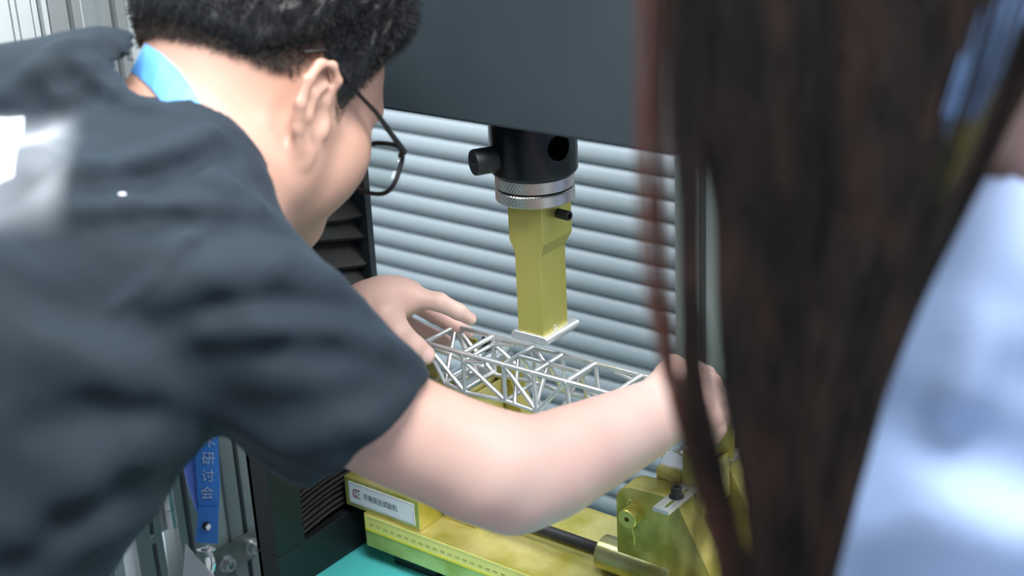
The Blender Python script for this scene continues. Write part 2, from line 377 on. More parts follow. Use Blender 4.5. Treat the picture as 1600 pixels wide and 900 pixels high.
stroke(lg, pts, .0013, ya, yb); lg.build('emblem_ring', M['inkr'], st)
lg = MB(); q = [(c0[0]-.0018, c0[1]-.0024), (c0[0]-.0018, c0[1]+.0024), (c0[0]+.0018, c0[1]+.0024), (c0[0]+.0030, c0[1]+.001), (c0[0]+.0030, c0[1]-.001), (c0[0]+.0018, c0[1]-.0024), (c0[0]-.0018, c0[1]-.0024)]
stroke(lg, q, .0008, ya, yb); lg.build('emblem_letter', M['inkd'], st)
text('lettering', '济南辰达试验机', M['inkd'], st, (-.1778, -.1010, BZ+.0152), (1.0, 0, 0), (0, 0, 1.25), .0070)
# lead screw
sc_ = root('lead_screw', (.04, -.047, BZ+.014), 'black threaded lead screw running along the slot of the beam', 'screw')
SY, SZ = -.047, BZ+.0145
V = []; Fc = []; na = 20; L0, L1 = -.09, .50; pitch = .0022; steps = int((L1-L0)/pitch*4)
for k in range(steps+1):
    x = L0+(L1-L0)*k/steps
    for i in range(na):
        a = 2*pi*i/na; th = ((x/pitch + i/na) % 1.0); r = .0058+.0012*(1-abs(2*th-1))
        V.append((x, SY+r*cos(a), SZ+r*sin(a)))
for k in range(steps):
    for i in range(na): Fc.append((k*na+i, k*na+(i+1) % na, (k+1)*na+(i+1) % na, (k+1)*na+i))
mesh('thread', V, Fc, M['black'], sc_)
# ------------------------------------------------------------ roller supports
def support(xa, sgn, label, mid):
    """xa: inner edge of the side plates; sgn: direction away from the truss middle"""
    R_ = root('roller_support', (xa+sgn*.05, -.01, BZ), label, 'roller support')
    X = lambda v: xa+sgn*v
    def plate(y0, y1, name):
        Q = .0065 if sgn > 0 else .0425
        pl = [(X(.0), BZ+.0002), (X(.0), .935+Q)]+[(X(.018+.018*cos(radians(a))*-1), Q+.935+.018*sin(radians(a))) for a in (20, 40, 60, 80, 90)]+[(X(.066), .9555+Q), (X(.108), .884), (X(.125), BZ+.0002)]
        if sgn < 0: pl = [(X(.0), BZ+.0002), (X(.0), .935), (X(.010), .960), (X(.024), .9535+Q), (X(.066), .9555+Q), (X(.070), .95), (X(.070), .8885), (X(.044), .8885), (X(.044), BZ+.0002)]
        return MB().prism(pl, 1, y0, y1).build(name, M['chrp'], R_, bevel=.0008)
    plate(-.064, -.036, 'side_plate'); plate(.030, .052, 'side_plate')
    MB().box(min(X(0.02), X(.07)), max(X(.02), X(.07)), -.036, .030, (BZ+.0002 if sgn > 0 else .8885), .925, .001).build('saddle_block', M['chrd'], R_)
    # v-shaped seat around the roller
    cx = X(.050); up = 0 if sgn > 0 else .010; cz = .978+up
    MB().prism([(cx-.024, .925), (cx+.024, .925), (cx+.022, .972+up), (cx+.0155, .968+up), (cx, .958+up), (cx-.0155, .968+up), (cx-.022, .972+up)], 1, -.035, .028).build('roller_seat', M['chr'], R_, bevel=.0008)
    MB().lathe((cx, -.0365, cz), (0, 1, 0), [(0, .0158), (.0014, .0172), (.096, .0172), (.0975, .0158)], 48).build('roller', M['chrome'], R_, smooth=35)
    for y in ((-.064), (.052)):
        s = -1 if y < 0 else 1
        # slotted guide plate with an upright tongue
        gx0 = X(.068)-.0075 if sgn > 0 else X(.068)-.0075
        gz = .9630 if sgn > 0 else .9990
        ya_, yb_ = (y-.030, y+.026) if s < 0 else (y-.026, y+.030)
        out = [(gx0, ya_), (gx0+.017, ya_), (gx0+.017, yb_), (gx0, yb_)]
        gp = MB()
        sl0, sl1 = gx0+.0055, gx0+.0115
        gp.box(gx0, sl0, ya_, yb_, gz, gz+.0035); gp.box(sl1, gx0+.017, ya_, yb_, gz, gz+.0035)
        gp.box(sl0, sl1, ya_, ya_+.006, gz, gz+.0035); gp.box(sl0, sl1, yb_-.006, yb_, gz, gz+.0035)
        g_ = gp.build('guide_plate', M['steel'], R_); tag(g_, 'slotted bare steel guide plate')
        yt = yb_ if s < 0 else ya_
        MB().box(gx0, gx0+.017, yt-(.003 if s < 0 else 0), yt+(0 if s < 0 else .003), gz+.0035, gz+(.040 if sgn > 0 else .022), .0006).build('upright_tongue', M['chrg'], R_)
        yc = y+.002*s
        cb = MB().lathe((gx0+.0085, yc, gz+.0036), (0, 0, 1), [(0, .0072), (.001, .0072), (.001, .0052), (.010, .0052), (.0106, .0048), (.0106, .0027), (.005, .0025)], 28).build('cap_screw', M['black'], R_, smooth=35)
    # pivot pin with cotter ring in the near plate
    px_, pz_ = X(.022), .9335
    MB().lathe((px_, -.064, pz_), (0, -1, 0), [(0, .0098), (.0145, .0098), (.0155, .009), (.0155, .0028), (.006, .0026)], 32).build('pivot_pin', M['chrg'], R_, smooth=35)
    # cotter: eye above, two legs below
    cu = MB(); yq = -.073
    ring = [Vector((px_+.0026*cos(a), yq, pz_+.0145+.0038*sin(a))) for a in np.linspace(-pi/2+.2, 1.5*pi-.2, 14)]
    for a, b in zip(ring, ring[1:]): cu.tube(a, b, .0009, n=8)
    cu.tube((px_+.001, yq, pz_-.009), (px_+.0035, yq+.001, pz_-.0215), .0009, n=8); cu.tube((px_+.0035, yq+.001, pz_-.0215), (px_+.0038, yq+.001, pz_-.030), .0009, n=8)
    cu.tube((px_, yq, pz_+.0112), (px_, yq, pz_+.008), .0012, n=8)
    cu.build('cotter_pin', M['chrg'], R_, smooth=60)
    return R_
RS = support(.127, 1, 'yellow plated roller support under the right end of the truss, guide plate showing', 1)
# nut housing around the screw (part of the right support)
hx = .102
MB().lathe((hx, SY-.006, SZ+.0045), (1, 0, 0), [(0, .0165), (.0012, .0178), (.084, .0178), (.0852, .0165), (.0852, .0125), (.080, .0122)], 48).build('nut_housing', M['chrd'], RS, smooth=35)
MB().lathe((hx+.082, SY-.006, SZ+.0045), (1, 0, 0), [(0, .0118), (.006, .0118), (.006, .0100), (.012, .0100)], 6).build('lock_nut', M['black'], RS)
MB().lathe((hx+.094, SY-.006, SZ+.0045), (1, 0, 0), [(0, .0055), (.010, .0055), (.0105, .005)], 16).build('stud_end', M['steel'], RS, smooth=35)
MB().box(.16, .30, -.10, .045, BZ+.0002, BZ+.012, .001).build('carriage_plate', M['chr'], RS)
for x, y in ((.262, -.075), (.262, -.045), (.285, .02)): MB().lathe((x, y, BZ+.0122), (0, 0, 1), [(0, .0075), (.001, .0075), (.001, .0056), (.008, .0056), (.0086, .005), (.0086, .0028), (.004, .0026)], 24).build('cap_screw', M['blackm'], RS, smooth=35)
LS = support(-.052, -1, 'yellow plated roller support under the left end of the truss', -1)
# ------------------------------------------------------------ truss
tr = root('truss', (.04, -.031, 1.007), 'welded silver metal truss model resting across two rollers under the loading head', 'truss model')
N_, F_ = -.056, -.006; MY = -.031; ZT, ZB = 1.0485, 1.0085
TX = [-.112, -.0615, -.0095, .027, .067, .1205, .172]
BX = [-.155, -.100, -.0615, -.009, .030, .071, .1215, .170, .215]
R0 = .0024
def bar(name, a, b, r=R0):
    a = Vector(a); b = Vector(b)
    return MB().tube(a, b, r, n=10).build(name, M['steel'], tr, smooth=40)
for y in (N_, F_):
    for a, b in zip(TX, TX[1:]): bar('top_chord', (a, y, ZT), (b, y, ZT), .0027)
    s = 1 if y == N_ else -1
    # lower chord: flat in the middle, dropping from the ends
    lows = [(-.088, y, ZB), (-.0615, y, ZB-.004), (-.009, y, ZB), (.030, y, ZB-.002), (.071, y, ZB), (.1215, y, ZB-.003), (.160, y, ZB)]
    for a, b in zip(lows, lows[1:]): bar('lower_chord', a, b)
    bar('end_diagonal', (TX[0], y, ZT), lows[0]); bar('end_diagonal', (TX[-1], y, ZT), lows[-1])
    for k in range(1, 6): bar('vertical', (TX[k], y, ZT), lows[k])
    bar('diagonal', (TX[1], y, ZT-.008), lows[2]); bar('diagonal', (TX[2], y, ZT), lows[3])
    bar('diagonal', (TX[4], y, ZT), lows[3]); bar('diagonal', (TX[5], y, ZT-.008), lows[4])
    bar('diagonal', (TX[0], y, ZT), lows[1]); bar('diagonal', (TX[6], y, ZT), lows[5])
    bar('brace', (TX[1], y, ZT-.009), (TX[1]+.028, y, ZT-.003)); bar('brace', (TX[5], y, ZT-.009), (TX[5]-.030, y, ZT-.003))
for k, x in enumerate(TX): bar('cross_bar', (x, N_, ZT), (x, F_, ZT), .0027)
for x in (-.0615, -.009, .071, .1215): bar('cross_bar', (x, N_, ZB), (x, F_, ZB))
for x in (TX[1], TX[5]): bar('cross_bar', (x, N_, ZT-.009), (x, F_, ZT-.009))
bar('middle_chord', (TX[2], MY, ZT), (TX[3], MY, ZT)); bar('middle_chord', (TX[3], MY, ZT), (TX[4], MY, ZT))
for k, xb in ((2, .0), (3, .0), (4, .0)):
    for y in (N_, F_): bar('inner_brace', (TX[k], MY, ZT), (TX[k]*.7+.03*.3, y, ZB))
bar('inner_brace', (TX[0], F_, ZT), (-.088, N_, ZB)); bar('inner_brace', (TX[0], N_, ZT), (-.088, F_, ZB))
bar('inner_brace', (TX[0], F_, ZT-.001), (TX[1], MY, ZB))
bar('lower_cross', (-.088, N_, ZB), (-.088, F_, ZB)); bar('lower_cross', (.160, N_, ZB), (.160, F_, ZB))
bm = bmesh.new(); bmesh.ops.create_icosphere(bm, subdivisions=2, radius=.0034); bm.verts.index_update()
ico = ([v.co.copy() for v in bm.verts], [[v.index for v in f.verts] for f in bm.faces]); bm.free()
for k, x in enumerate(TX):
    for y in (N_, F_):
        MB().add([v+Vector((x, y, ZT-.0008)) for v in ico[0]], ico[1]).build('weld_bead', M['steel'], tr, smooth=60)
q = MB().lathe((TX[5], F_-.004, ZT-.0115), (.4, -1, .1), [(0, .0022), (.001, .0018)], 12).build('paint_dot', M['orange'], tr)
# ------------------------------------------------------------ aluminium enclosure wall at the left
EX = -.40
en = root('enclosure_frame', (EX, -.15, 0), 'grey aluminium profile frame standing left of the machine column', 'profile frame')
def post(y0, y1, z0, z1, slots, mt='alum', name='profile_post', xo=0.0):
    b = MB(); ys = sorted([y0, y1]+[v for s in slots for v in s]); e = .0012
    b.box(EX-.03+xo, EX-.008+xo, y0, y1, z0, z1)
    pieces = list(zip(ys[0::2], ys[1::2]))
    for a, c in pieces: b.box(EX-.008+xo, EX+xo, a, c, z0, z1, .0006)
    o = b.build(name, M[mt], en)
    for a, c in slots: MB().box(EX-.0079+xo, EX-.0060+xo, a, c, z0, z1).build('slot', M['alumdk'], o)
    return o
post(-.345, -.2835, .42, 1.62, [], 'alumlt', 'side_panel')
post(-.2815, -.2600, .42, 1.62, [(-.2765, -.2745)], 'alumlt')
post(-.2585, -.2420, .86, 1.62, [(-.2530, -.2475)], 'alumlt', 'side_panel')
post(-.2400, -.2035, .42, 1.62, [(-.2195, -.2130)])
post(-.1800, -.1490, .42, 1.62, [(-.1690, -.1610)])
post(-.1485, -.1065, .7360, 1.62, [], 'alumlt', 'side_panel', -.004)
post(-.1060, -.0610, .42, 1.62, [(-.0870, -.0800)])
post(-.0600, -.0420, .42, 1.62, [], 'alum', 'side_panel', -.006)
post(-.0410, .0600, .42, 1.62, [(-.0300, -.0250)], 'alum', 'side_panel', -.012)
MB().box(EX-.034, EX+.0, -.345, .06, .36, .42, .001).build('bottom_rail', M['alum'], en)
# hinge between the first posts
hg = MB().box(EX-.012, EX-.004, -.2035, -.180, .800, .905, .0005).build('hinge_leaf', M['alumlt'], en)
for k in range(4):
    z = .805+.0235*k
    MB().lathe((EX+.001, -.1905, z), (0, 0, 1), [(0, .0078), (.0228, .0078)], 20).build('hinge_knuckle', M['steel'], hg, smooth=40)
# joining plate with two bolts
jp = MB()
a = onx(332, 868, EX+.004); b_ = onx(388, 828, EX+.004)
yA, yB = a[1]-.004, b_[1]+.004; zc = .7350
jp.box(EX+.0005, EX+.0045, -.141, -.069, .7055, .7425, .0008)
J = jp.build('joining_plate', M['plate'], en)
for yb2, zb2 in ((-.1235, .7205), (-.0815, .7225)):
    MB().lathe((EX+.0045, yb2, zb2), (1, 0, 0), [(0, .0105), (.0012, .0105), (.0012, .0098), (.0020, .0098)], 28).build('washer', M['steel'], J, smooth=35)
    MB().lathe((EX+.0065, yb2, zb2), (1, 0, 0), [(0, .0078), (.0078, .0078), (.0084, .0070), (.0084, .0044), (.004, .0040)], 24).build('bolt', M['steel'], J, smooth=35)
MB().lathe((EX-.006, -.2165, .800), (1, 0, 0), [(0, .0065), (.004, .0065), (.004, .0035), (.001, .003)], 20).build('slot_bolt', M['steel'], en, smooth=35)
# white bench under and behind the frame, and a teal drum seen through the gap
wb = root('white_bench', (-.62, -.25, 0), 'white laminate bench behind the left end of the aluminium frame', 'bench')
MB().box(-.95, EX-.04, -.62, -.2305, .70, .735, .003).build('bench_top', M['white'], wb)
MB().box(-.93, EX-.06, -.60, -.25, 0, .70, .002).build('bench_body', M['white'], wb)
MB().box(EX-.075, EX-.07, -.245, -.238, .735, .95, .0).build('dark_edge_strip', M['alumdk'], wb)
MB().box(-.95, -.94, -.62, -.2305, .735, 1.02, .0).build('back_panel', M['white'], wb)
dr = root('teal_drum', (-.50, -.165, 0), 'teal drum with white rounded top seen through the gap beside the hinge', 'drum')
MB().lathe((-.50, -.165, 0), (0, 0, 1), [(0, .06), (.68, .06)], 40).build('drum_body', M['teal'], dr, smooth=40)
MB().lathe((-.50, -.165, .68), (0, 0, 1), [(0, .063), (.006, .063), (.006, .060), (.05, .058), (.075, .045), (.085, .02)], 40).build('drum_top', M['white'], dr, smooth=50)
# white shelf corner right of the plate
sf = root('white_ledge', (-.36, -.03, 0), 'small white ledge at the foot of the black column', 'ledge')
MB().box(EX+.002, -.30, -.135, .10, 0, .668, .002).build('ledge_panel', M['white'], sf)
# grey upright of the enclosure right of the machine
eu = root('aluminium_upright', (.34, .2, 0), 'light grey aluminium upright seen between the long hair strands', 'upright')
# the remaining upright is placed where the gap between the locks shows it
pu = ony(1112, 450, .22)
MB().box(pu[0]-.035, pu[0]+.045, .20, .24, 0, 1.7, .002).build('upright_body', M['alumlt'], eu)
MB().box(pu[0]-.004, pu[0]+.004, .1985, .2, 0, 1.7, 0).build('slot', M['alumdk'], eu)
eu_l = (pu[0], .22, 0)
for c in eu.children: c.location = Vector(c.location)+Vector(eu.location)-Vector(eu_l)
eu.location = eu_l
# ============================================================ implicit surfaces
def cap(a, b, ra, rb=None):
    a = np.array(a, float); b = np.array(b, float); rb = ra if rb is None else rb; ba = b-a; L2 = max(ba@ba, 1e-12)
    def f(P):
        t = np.clip(((P-a)@ba)/L2, 0, 1)
        D = P-a-t[:, None]*ba
        return np.sqrt((D*D).sum(1))-(ra+(rb-ra)*t)
    return f
def ell(c, r, B=None):
    c = np.array(c, float); r = np.array(r, float); Bm = None if B is None else np.array(B, float)   # rows = axes
    def f(P):
        q = P-c
        if Bm is not None: q = q@Bm.T
        k0 = np.sqrt(((q/r)**2).sum(1)); k1 = np.sqrt(((q/(r*r))**2).sum(1))
        return np.maximum(k0*(k0-1)/np.maximum(k1, 1e-9), np.sqrt((q*q).sum(1))-r.max())
    return f
def smin(a, b, k):
    h = np.maximum(k-np.abs(a-b), 0)/k; return np.minimum(a, b)-h*h*k*.25
def smax(a, b, k): return -smin(-a, -b, k)
def union(fs, k):
    def f(P):
        d = fs[0](P)
        for g_ in fs[1:]: d = smin(d, g_(P), k)
        return d
    return f
def bounded(fn, c, r, m=.05):
    c = np.array(c, float)
    def f(P):
        q = np.sqrt(((P-c)**2).sum(1)); n = q < r+m; v = q-r
        if n.any(): v[n] = fn(P[n])
        return v
    return f
def bound_pts(fn, pts, r, m=.05):
    pts = np.array(pts, float); c = (pts.min(0)+pts.max(0))/2
    return bounded(fn, c, np.linalg.norm(pts-c, axis=1).max()+r, m)
def chain(pts, k=.012):
    return union([cap(pts[i][0], pts[i+1][0], pts[i][1], pts[i+1][1]) for i in range(len(pts)-1)], k)
def limb(pts, rs, n=5):
    """one smooth tapering limb through the points (Catmull-Rom), no bulges at the joints"""
    P = [np.array(p, float) for p in pts]; P = [2*P[0]-P[1]]+P+[2*P[-1]-P[-2]]; R_ = [rs[0]]+list(rs)+[rs[-1]]
    out = []
    for i in range(1, len(P)-2):
        for k in range(n):
            t = k/n; c = [(-t**3+2*t*t-t)/2, (3*t**3-5*t*t+2)/2, (-3*t**3+4*t*t+t)/2, (t**3-t*t)/2]
            out.append((sum(c[j]*P[i-1+j] for j in range(4)), sum(c[j]*R_[i-1+j] for j in range(4))))
    out.append((P[-2], R_[-2]))
    caps = [cap(a[0], b[0], a[1], b[1]) for a, b in zip(out, out[1:])]
    def f(Q):
        d = caps[0](Q)
        for c in caps[1:]: d = np.minimum(d, c(Q))
        return d
    return f
def mesh_sdf(fn, lo, hi, h, marg=.002, nb=8):
    lo = np.array(lo, float); hi = np.array(hi, float); Bs = nb*h
    nB = np.ceil((hi-lo)/Bs).astype(int)
    I = np.stack(np.meshgrid(*[np.arange(-(-n//4)) for n in nB], indexing='ij'), -1).reshape(-1, 3)
    for lev in (4, 2, 1):      # octree style culling of blocks away from the surface
        C = lo+(I+.5)*Bs*lev; keep = []
        for s in range(0, len(C), 60000): keep.append(np.abs(fn(C[s:s+60000])) < Bs*lev*.87+marg*(1+lev))
        I = I[np.concatenate(keep)]
        if lev > 1: I = (I[:, None, :]*2+np.array([(a, b, c) for a in (0, 1) for b in (0, 1) for c in (0, 1)])[None]).reshape(-1, 3)
    g1 = np.arange(nb+1); G = np.stack(np.meshgrid(g1, g1, g1, indexing='ij'), -1).reshape(-1, 3)
    n1 = nb+1; S = 1 << 20
    keys = []; verts = []; quads = []
    def key(ijk): return (ijk[:, 0].astype(np.int64)*S+ijk[:, 1])*S+ijk[:, 2]
    corners = np.array([(a, b, c) for a in (0, 1) for b in (0, 1) for c in (0, 1)])
    edges = [(a, b) for a in range(8) for b in range(a+1, 8) if np.abs(corners[a]-corners[b]).sum() == 1]
    bs = 160
    for s in range(0, len(I), bs):
        Ib = I[s:s+bs]
        P = lo+(Ib[:, None, :]*nb+G[None])*h
        Dv = fn(P.reshape(-1, 3)).reshape(len(Ib), n1, n1, n1)
        sg = Dv < 0
        c8 = [Dv[:, a:a+nb, b:b+nb, c:c+nb] for a, b, c in corners]
        s8 = np.stack([x < 0 for x in c8], 0).sum(0)
        act = np.argwhere((s8 > 0) & (s8 < 8))
        if len(act) == 0: continue
        ii = tuple(act.T)
        vals = np.stack([x[ii] for x in c8], 1)
        acc = np.zeros((len(act), 3)); cnt = np.zeros(len(act))
        for a, b in edges:
            va, vb = vals[:, a], vals[:, b]; cr = (va < 0) != (vb < 0)
            t = np.where(cr, va/np.where(cr, va-vb, 1), 0)
            p = corners[a]+(corners[b]-corners[a])*t[:, None]
            acc += p*cr[:, None]; cnt += cr
        p = acc/cnt[:, None]
        gi = Ib[act[:, 0]]*nb+act[:, 1:]
        keys.append(key(gi)); verts.append(lo+(gi+p)*h)
        for ax in range(3):
            sl0 = [slice(None)]+[slice(0, nb)]*3; sl1 = list(sl0); sl1[ax+1] = slice(1, nb+1)
            A = sg[tuple(sl0)]; Bq = sg[tuple(sl1)]
            e_ = np.argwhere(A != Bq)
            if len(e_) == 0: continue
            fl = A[tuple(e_.T)]
            gq = Ib[e_[:, 0]]*nb+e_[:, 1:]
            u = np.zeros(3, int); v = np.zeros(3, int); u[(ax+1) % 3] = 1; v[(ax+2) % 3] = 1
            q4 = np.stack([key(gq-u-v+S*0), key(gq-v), key(gq), key(gq-u)], 1)
            q4[~fl] = q4[~fl][:, ::-1]
            quads.append(q4)
    K = np.concatenate(keys); Vv = np.concatenate(verts); Q = np.concatenate(quads)
    o = np.argsort(K); K = K[o]; Vv = Vv[o]
    idx = np.searchsorted(K, Q.ravel()); idx[idx >= len(K)] = 0
    ok = (K[idx] == Q.ravel()).reshape(-1, 4).all(1)
    return Vv, idx.reshape(-1, 4)[ok]
def relax(V, Q, wt, it=8):
    """Laplacian smoothing weighted per vertex"""
    E_ = np.concatenate([Q[:, [0, 1]], Q[:, [1, 2]], Q[:, [2, 3]], Q[:, [3, 0]]]); E_ = np.concatenate([E_, E_[:, ::-1]])
    n = len(V); deg = np.maximum(np.bincount(E_[:, 0], minlength=n), 1)[:, None]; V = V.copy()
    for _ in range(it):
        av = np.stack([np.bincount(E_[:, 0], weights=V[E_[:, 1], k], minlength=n) for k in range(3)], 1)/deg
        V += (av-V)*wt[:, None]*.7
    return V
def trace(fn, x, y, d0, d1):
    v = ray(x, y); t = d0
    for _ in range(90):
        P = CAM+v*t; d = float(fn(P[None])[0])
        if d < .0004: return P
        t += max(d*.7, .0004)/np.linalg.norm(v)
        if t > d1: return None
    return P
def grads(fn, P, e=.0015):
    G_ = np.stack([fn(P+np.eye(3)[i]*e)-fn(P-np.eye(3)[i]*e) for i in range(3)], 1)
    return G_/np.maximum(np.linalg.norm(G_, axis=1), 1e-9)[:, None]
def local(fn, O_, B): # fn in local coords (rows of B = x,y,z axes)
    O_ = np.array(O_); B = np.array(B)
    return lambda P: fn((P-O_)@B.T)
# ------------------------------------------------------------ a head in its own frame: x right, y forward, z up, origin between the ears
EAR_TILT, EAR_S = -10, np.array((.75, 1.22, 1.12))
def ear_fns(s):
    S = lambda x, y, z: (s*x, y, z)
    # local ear: root at x=.070, leaning back
    hel = [S(.0735, .004, .000), S(.078, .002, .014), S(.085, .004, .029), S(.0885, -.004, .037), S(.0905, -.014, .036), S(.093, -.0225, .024), S(.0915, -.024, .008), S(.086, -.020, -.008), S(.080, -.0135, -.020)]
    rad = [.0022, .0026, .0030, .0032, .0034, .0036, .0036, .0035, .0050]
    helix = chain([(np.array(p), r) for p, r in zip(hel, rad)], .003)
    ant = chain([(np.array(S(.0835, -.004, .024)), .0024), (np.array(S(.0865, -.013, .016)), .0032), (np.array(S(.085, -.0135, .002)), .0036), (np.array(S(.0795, -.008, -.010)), .0038)], .003)
    lobe = ell(S(.0785, -.0095, -.0215), (.0042, .0085, .0105))
    tragus = ell(S(.0765, .004, -.004), (.0035, .004, .0065))
    c = np.array(S(.080, -.010, .010)); n = np.array((s*.86, .36, -.08)); n /= np.linalg.norm(n)
    u = np.cross((0, 0, 1), n); u /= np.linalg.norm(u); v = np.cross(n, u)
    plate = ell(c, (.0030, .0175, .029), [n, u, v])
    u0 = union([helix, ant, lobe, tragus, plate], .004)
    th = radians(EAR_TILT); c_, s_ = cos(th), sin(th); piv = np.array((s*.074, .002, -.004))
    RT = np.array(((1, 0, 0), (0, c_, -s_), (0, s_, c_)))
    ef = lambda P: u0(((P-piv-np.array((s*.005, .009, -.010)))@RT.T)/EAR_S+piv)*.75
    ef.ctr = np.array((s*.086, 0, 0)); return ef
def head_fn(wide=1.0):
    fs = [ell((0, -.004, .048), (.076*wide, .096, .082)), ell((0, .040, .030), (.066*wide, .060, .062)),
          ell((0, .036, -.028), (.054*wide, .053, .059))]
    for s in (-1, 1):
        fs += [ell((s*.043*wide, .064, -.018), (.024, .026, .026)), ell((s*.042*wide, .040, -.044), (.026, .037, .031)),
               cap((s*.054*wide, .008, -.050), (s*.020, .066, -.078), .015, .013),
               cap((s*.064*wide, .012, -.010), (s*.060*wide, .006, -.048), .014, .014)]
    fs += [ell((0, .071, -.078), (.019, .016, .016)), cap((s*.0, .0, -.045), (0, .060, -.078), .035, .026)]
    base = union(fs, .026)
    nose = chain([(np.array((0, .094, .012)), .0075), (np.array((0, .106, -.010)), .0085), (np.array((0, .116, -.026)), .0105)], .006)
    nw = union([ell((.012, .106, -.029), (.0075, .009, .0075)), ell((-.012, .106, -.029), (.0075, .009, .0075))], .005)
    brow = cap((-.032, .089, .024), (.032, .089, .024), .010)
    eyes = [ell((s*.032, .101, .008), (.015, .014, .011)) for s in (-1, 1)]
    ball = [ell((s*.031, .083, .008), (.0118, .0118, .0115)) for s in (-1, 1)]
    lips = union([ell((0, .090, -.050), (.021, .010, .0052)), ell((0, .088, -.059), (.018, .010, .0060))], .0025)
    ears = [ear_fns(-1), ear_fns(1)]
    th = radians(EAR_TILT); RT = np.array(((1, 0, 0), (0, cos(th), -sin(th)), (0, sin(th), cos(th)))); holl = []
    for s in (-1, 1):
        piv = np.array((s*.074, .002, -.004))
        for c_, r_ in (((s*.0860, -.003, .003), (.0085, .0068, .0105)), ((s*.0905, -.0075, .026), (.0055, .0060, .0075))):
            g_ = ell(c_, r_); holl.append(lambda P, g_=g_, piv=piv, s=s: g_(((P-piv-np.array((s*.005, .009, -.010)))@RT.T)/EAR_S+piv)*.75)
    def f(P):
        d = smin(base(P), brow(P), .02); d = smin(d, nose(P), .012); d = smin(d, nw(P), .006)
        for e_ in eyes: d = smax(d, -e_(P), .012)
        for e_ in ball: d = smin(d, e_(P), .003)
        d = smin(d, lips(P), .005)
        return d
    def addears(d, P):
        for e_ in ears:
            near = ((P-e_.ctr)**2).sum(1) < .055**2
            if near.any():
                dd = d.copy(); dd[near] = smin(d[near], e_(P[near]), .005); d = dd
        # hollow of the ear
        for cc in holl: d = smax(d, -cc(P), .003)
        return d
    def full(P): return addears(f(P), P)
    full.base = f; full.addears = addears
    return full
def frame_from(F_, U_):
    F_ = F_/np.linalg.norm(F_); U_ = U_-F_*(U_@F_); U_ /= np.linalg.norm(U_)
    return np.array([np.cross(F_, U_), F_, U_])
# ============================================================ the student in the charcoal t-shirt
# head frame: bowed and turned away from us
YA, TI = radians(47), radians(24)
Fh = cos(YA)*(cos(TI)*cR+sin(TI)*cD)+sin(YA)*cf
BH = frame_from(Fh, .20*cR-.98*cD)
OH = at(490, 165, 1.115) - BH[0]*.080
hs = 1.03
HL = lambda x, y, z: OH + hs*(x*BH[0]+y*BH[1]+z*BH[2])
hf = head_fn(.975)
headW = bounded(lambda P: hf(((P-OH)@BH.T)/hs)*hs, OH, .16)
head0 = bounded(lambda P: hf.base(((P-OH)@BH.T)/hs)*hs, OH, .16)
A = at
PTS = dict(
    RS=at(335, 425, 1.04), RE=at(795, 732, 1.13), RW=at(1052, 632, 1.335),
    LS=at(330, 290, 1.32), LE=at(235, 600, 1.43), LW=at(572, 484, 1.50))
neck = union([limb([HL(0, -.022, .000), A(310, 190, 1.135), A(230, 260, 1.13), A(180, 340, 1.13)], [.056, .057, .062, .075]),
              limb([HL(.0, .0, -.035), A(360, 255, 1.13), A(290, 330, 1.13)], [.028, .048, .060])], .03)
core = union([cap(PTS['RS'], PTS['LS'], .045), cap(A(150, 350, 1.15), A(-200, 950, 1.05), .08, .09)], .04)
def headneck(P):
    d = smin(head0(P), smin(neck(P), core(P), .03), .036)
    n = ((P-OH)**2).sum(1) < .16**2
    if n.any(): d[n] = hf.addears(d[n]/hs, ((P[n]-OH)@BH.T)/hs)*hs
    return d
# arms
rarm = limb([PTS['RS'], A(480, 580, 1.06), A(600, 658, 1.085), A(690, 700, 1.105), A(765, 728, 1.12), A(835, 735, 1.145), A(905, 706, 1.19), A(985, 668, 1.26), PTS['RW']],
            [.050, .046, .0435, .0435, .0450, .0440, .0400, .0350, .0300])
rarm0 = rarm; elb = cap(A(770, 745, 1.12), A(800, 778, 1.125), .034, .024)
rarm = lambda P: smin(rarm0(P), elb(P), .02)
larm = limb([PTS['LS'], A(245, 430, 1.38), PTS['LE'], A(400, 560, 1.46), A(500, 520, 1.48), PTS['LW']], [.050, .045, .042, .040, .033, .0255])
def finger(pts, rs, k=.003):
    return chain([(p, r) for p, r in zip(pts, rs)], k)
# left hand: index over the far end of the truss, thumb on the near end
A = at
lpalm = union([cap(PTS['LW'], A(622, 466, 1.515), .0225, .021), cap(A(600, 470, 1.50), A(634, 466, 1.520), .022, .0155), cap(A(598, 458, 1.515), A(640, 458, 1.545), .017, .0145),
               cap(PTS['LW'], A(604, 500, 1.487), .021, .0175), cap(A(592, 470, 1.54), A(614, 484, 1.560), .019, .013)], .012)
lf = [
    finger([A(632, 462, 1.515), A(686, 472, 1.508), A(716, 487, 1.515), A(735, 499, 1.525)], [.0120, .0098, .0086, .0066]),      # index
    finger([A(636, 466, 1.545), A(680, 492, 1.555), A(714, 512, 1.562), A(732, 520, 1.566)], [.0110, .0094, .0084, .0066]),      # middle
    finger([A(614, 492, 1.555), A(648, 513, 1.570), A(680, 526, 1.578), A(700, 534, 1.583)], [.0105, .0090, .0082, .0066]),      # ring
    finger([A(606, 500, 1.575), A(636, 522, 1.590), A(666, 534, 1.595), A(684, 540, 1.598)], [.0092, .0080, .0072, .0058]),      # little
    finger([A(600, 494, 1.480), A(624, 522, 1.478), A(647, 543, 1.483), A(664, 555, 1.489)], [.0165, .0132, .0122, .0106]),      # thumb
]
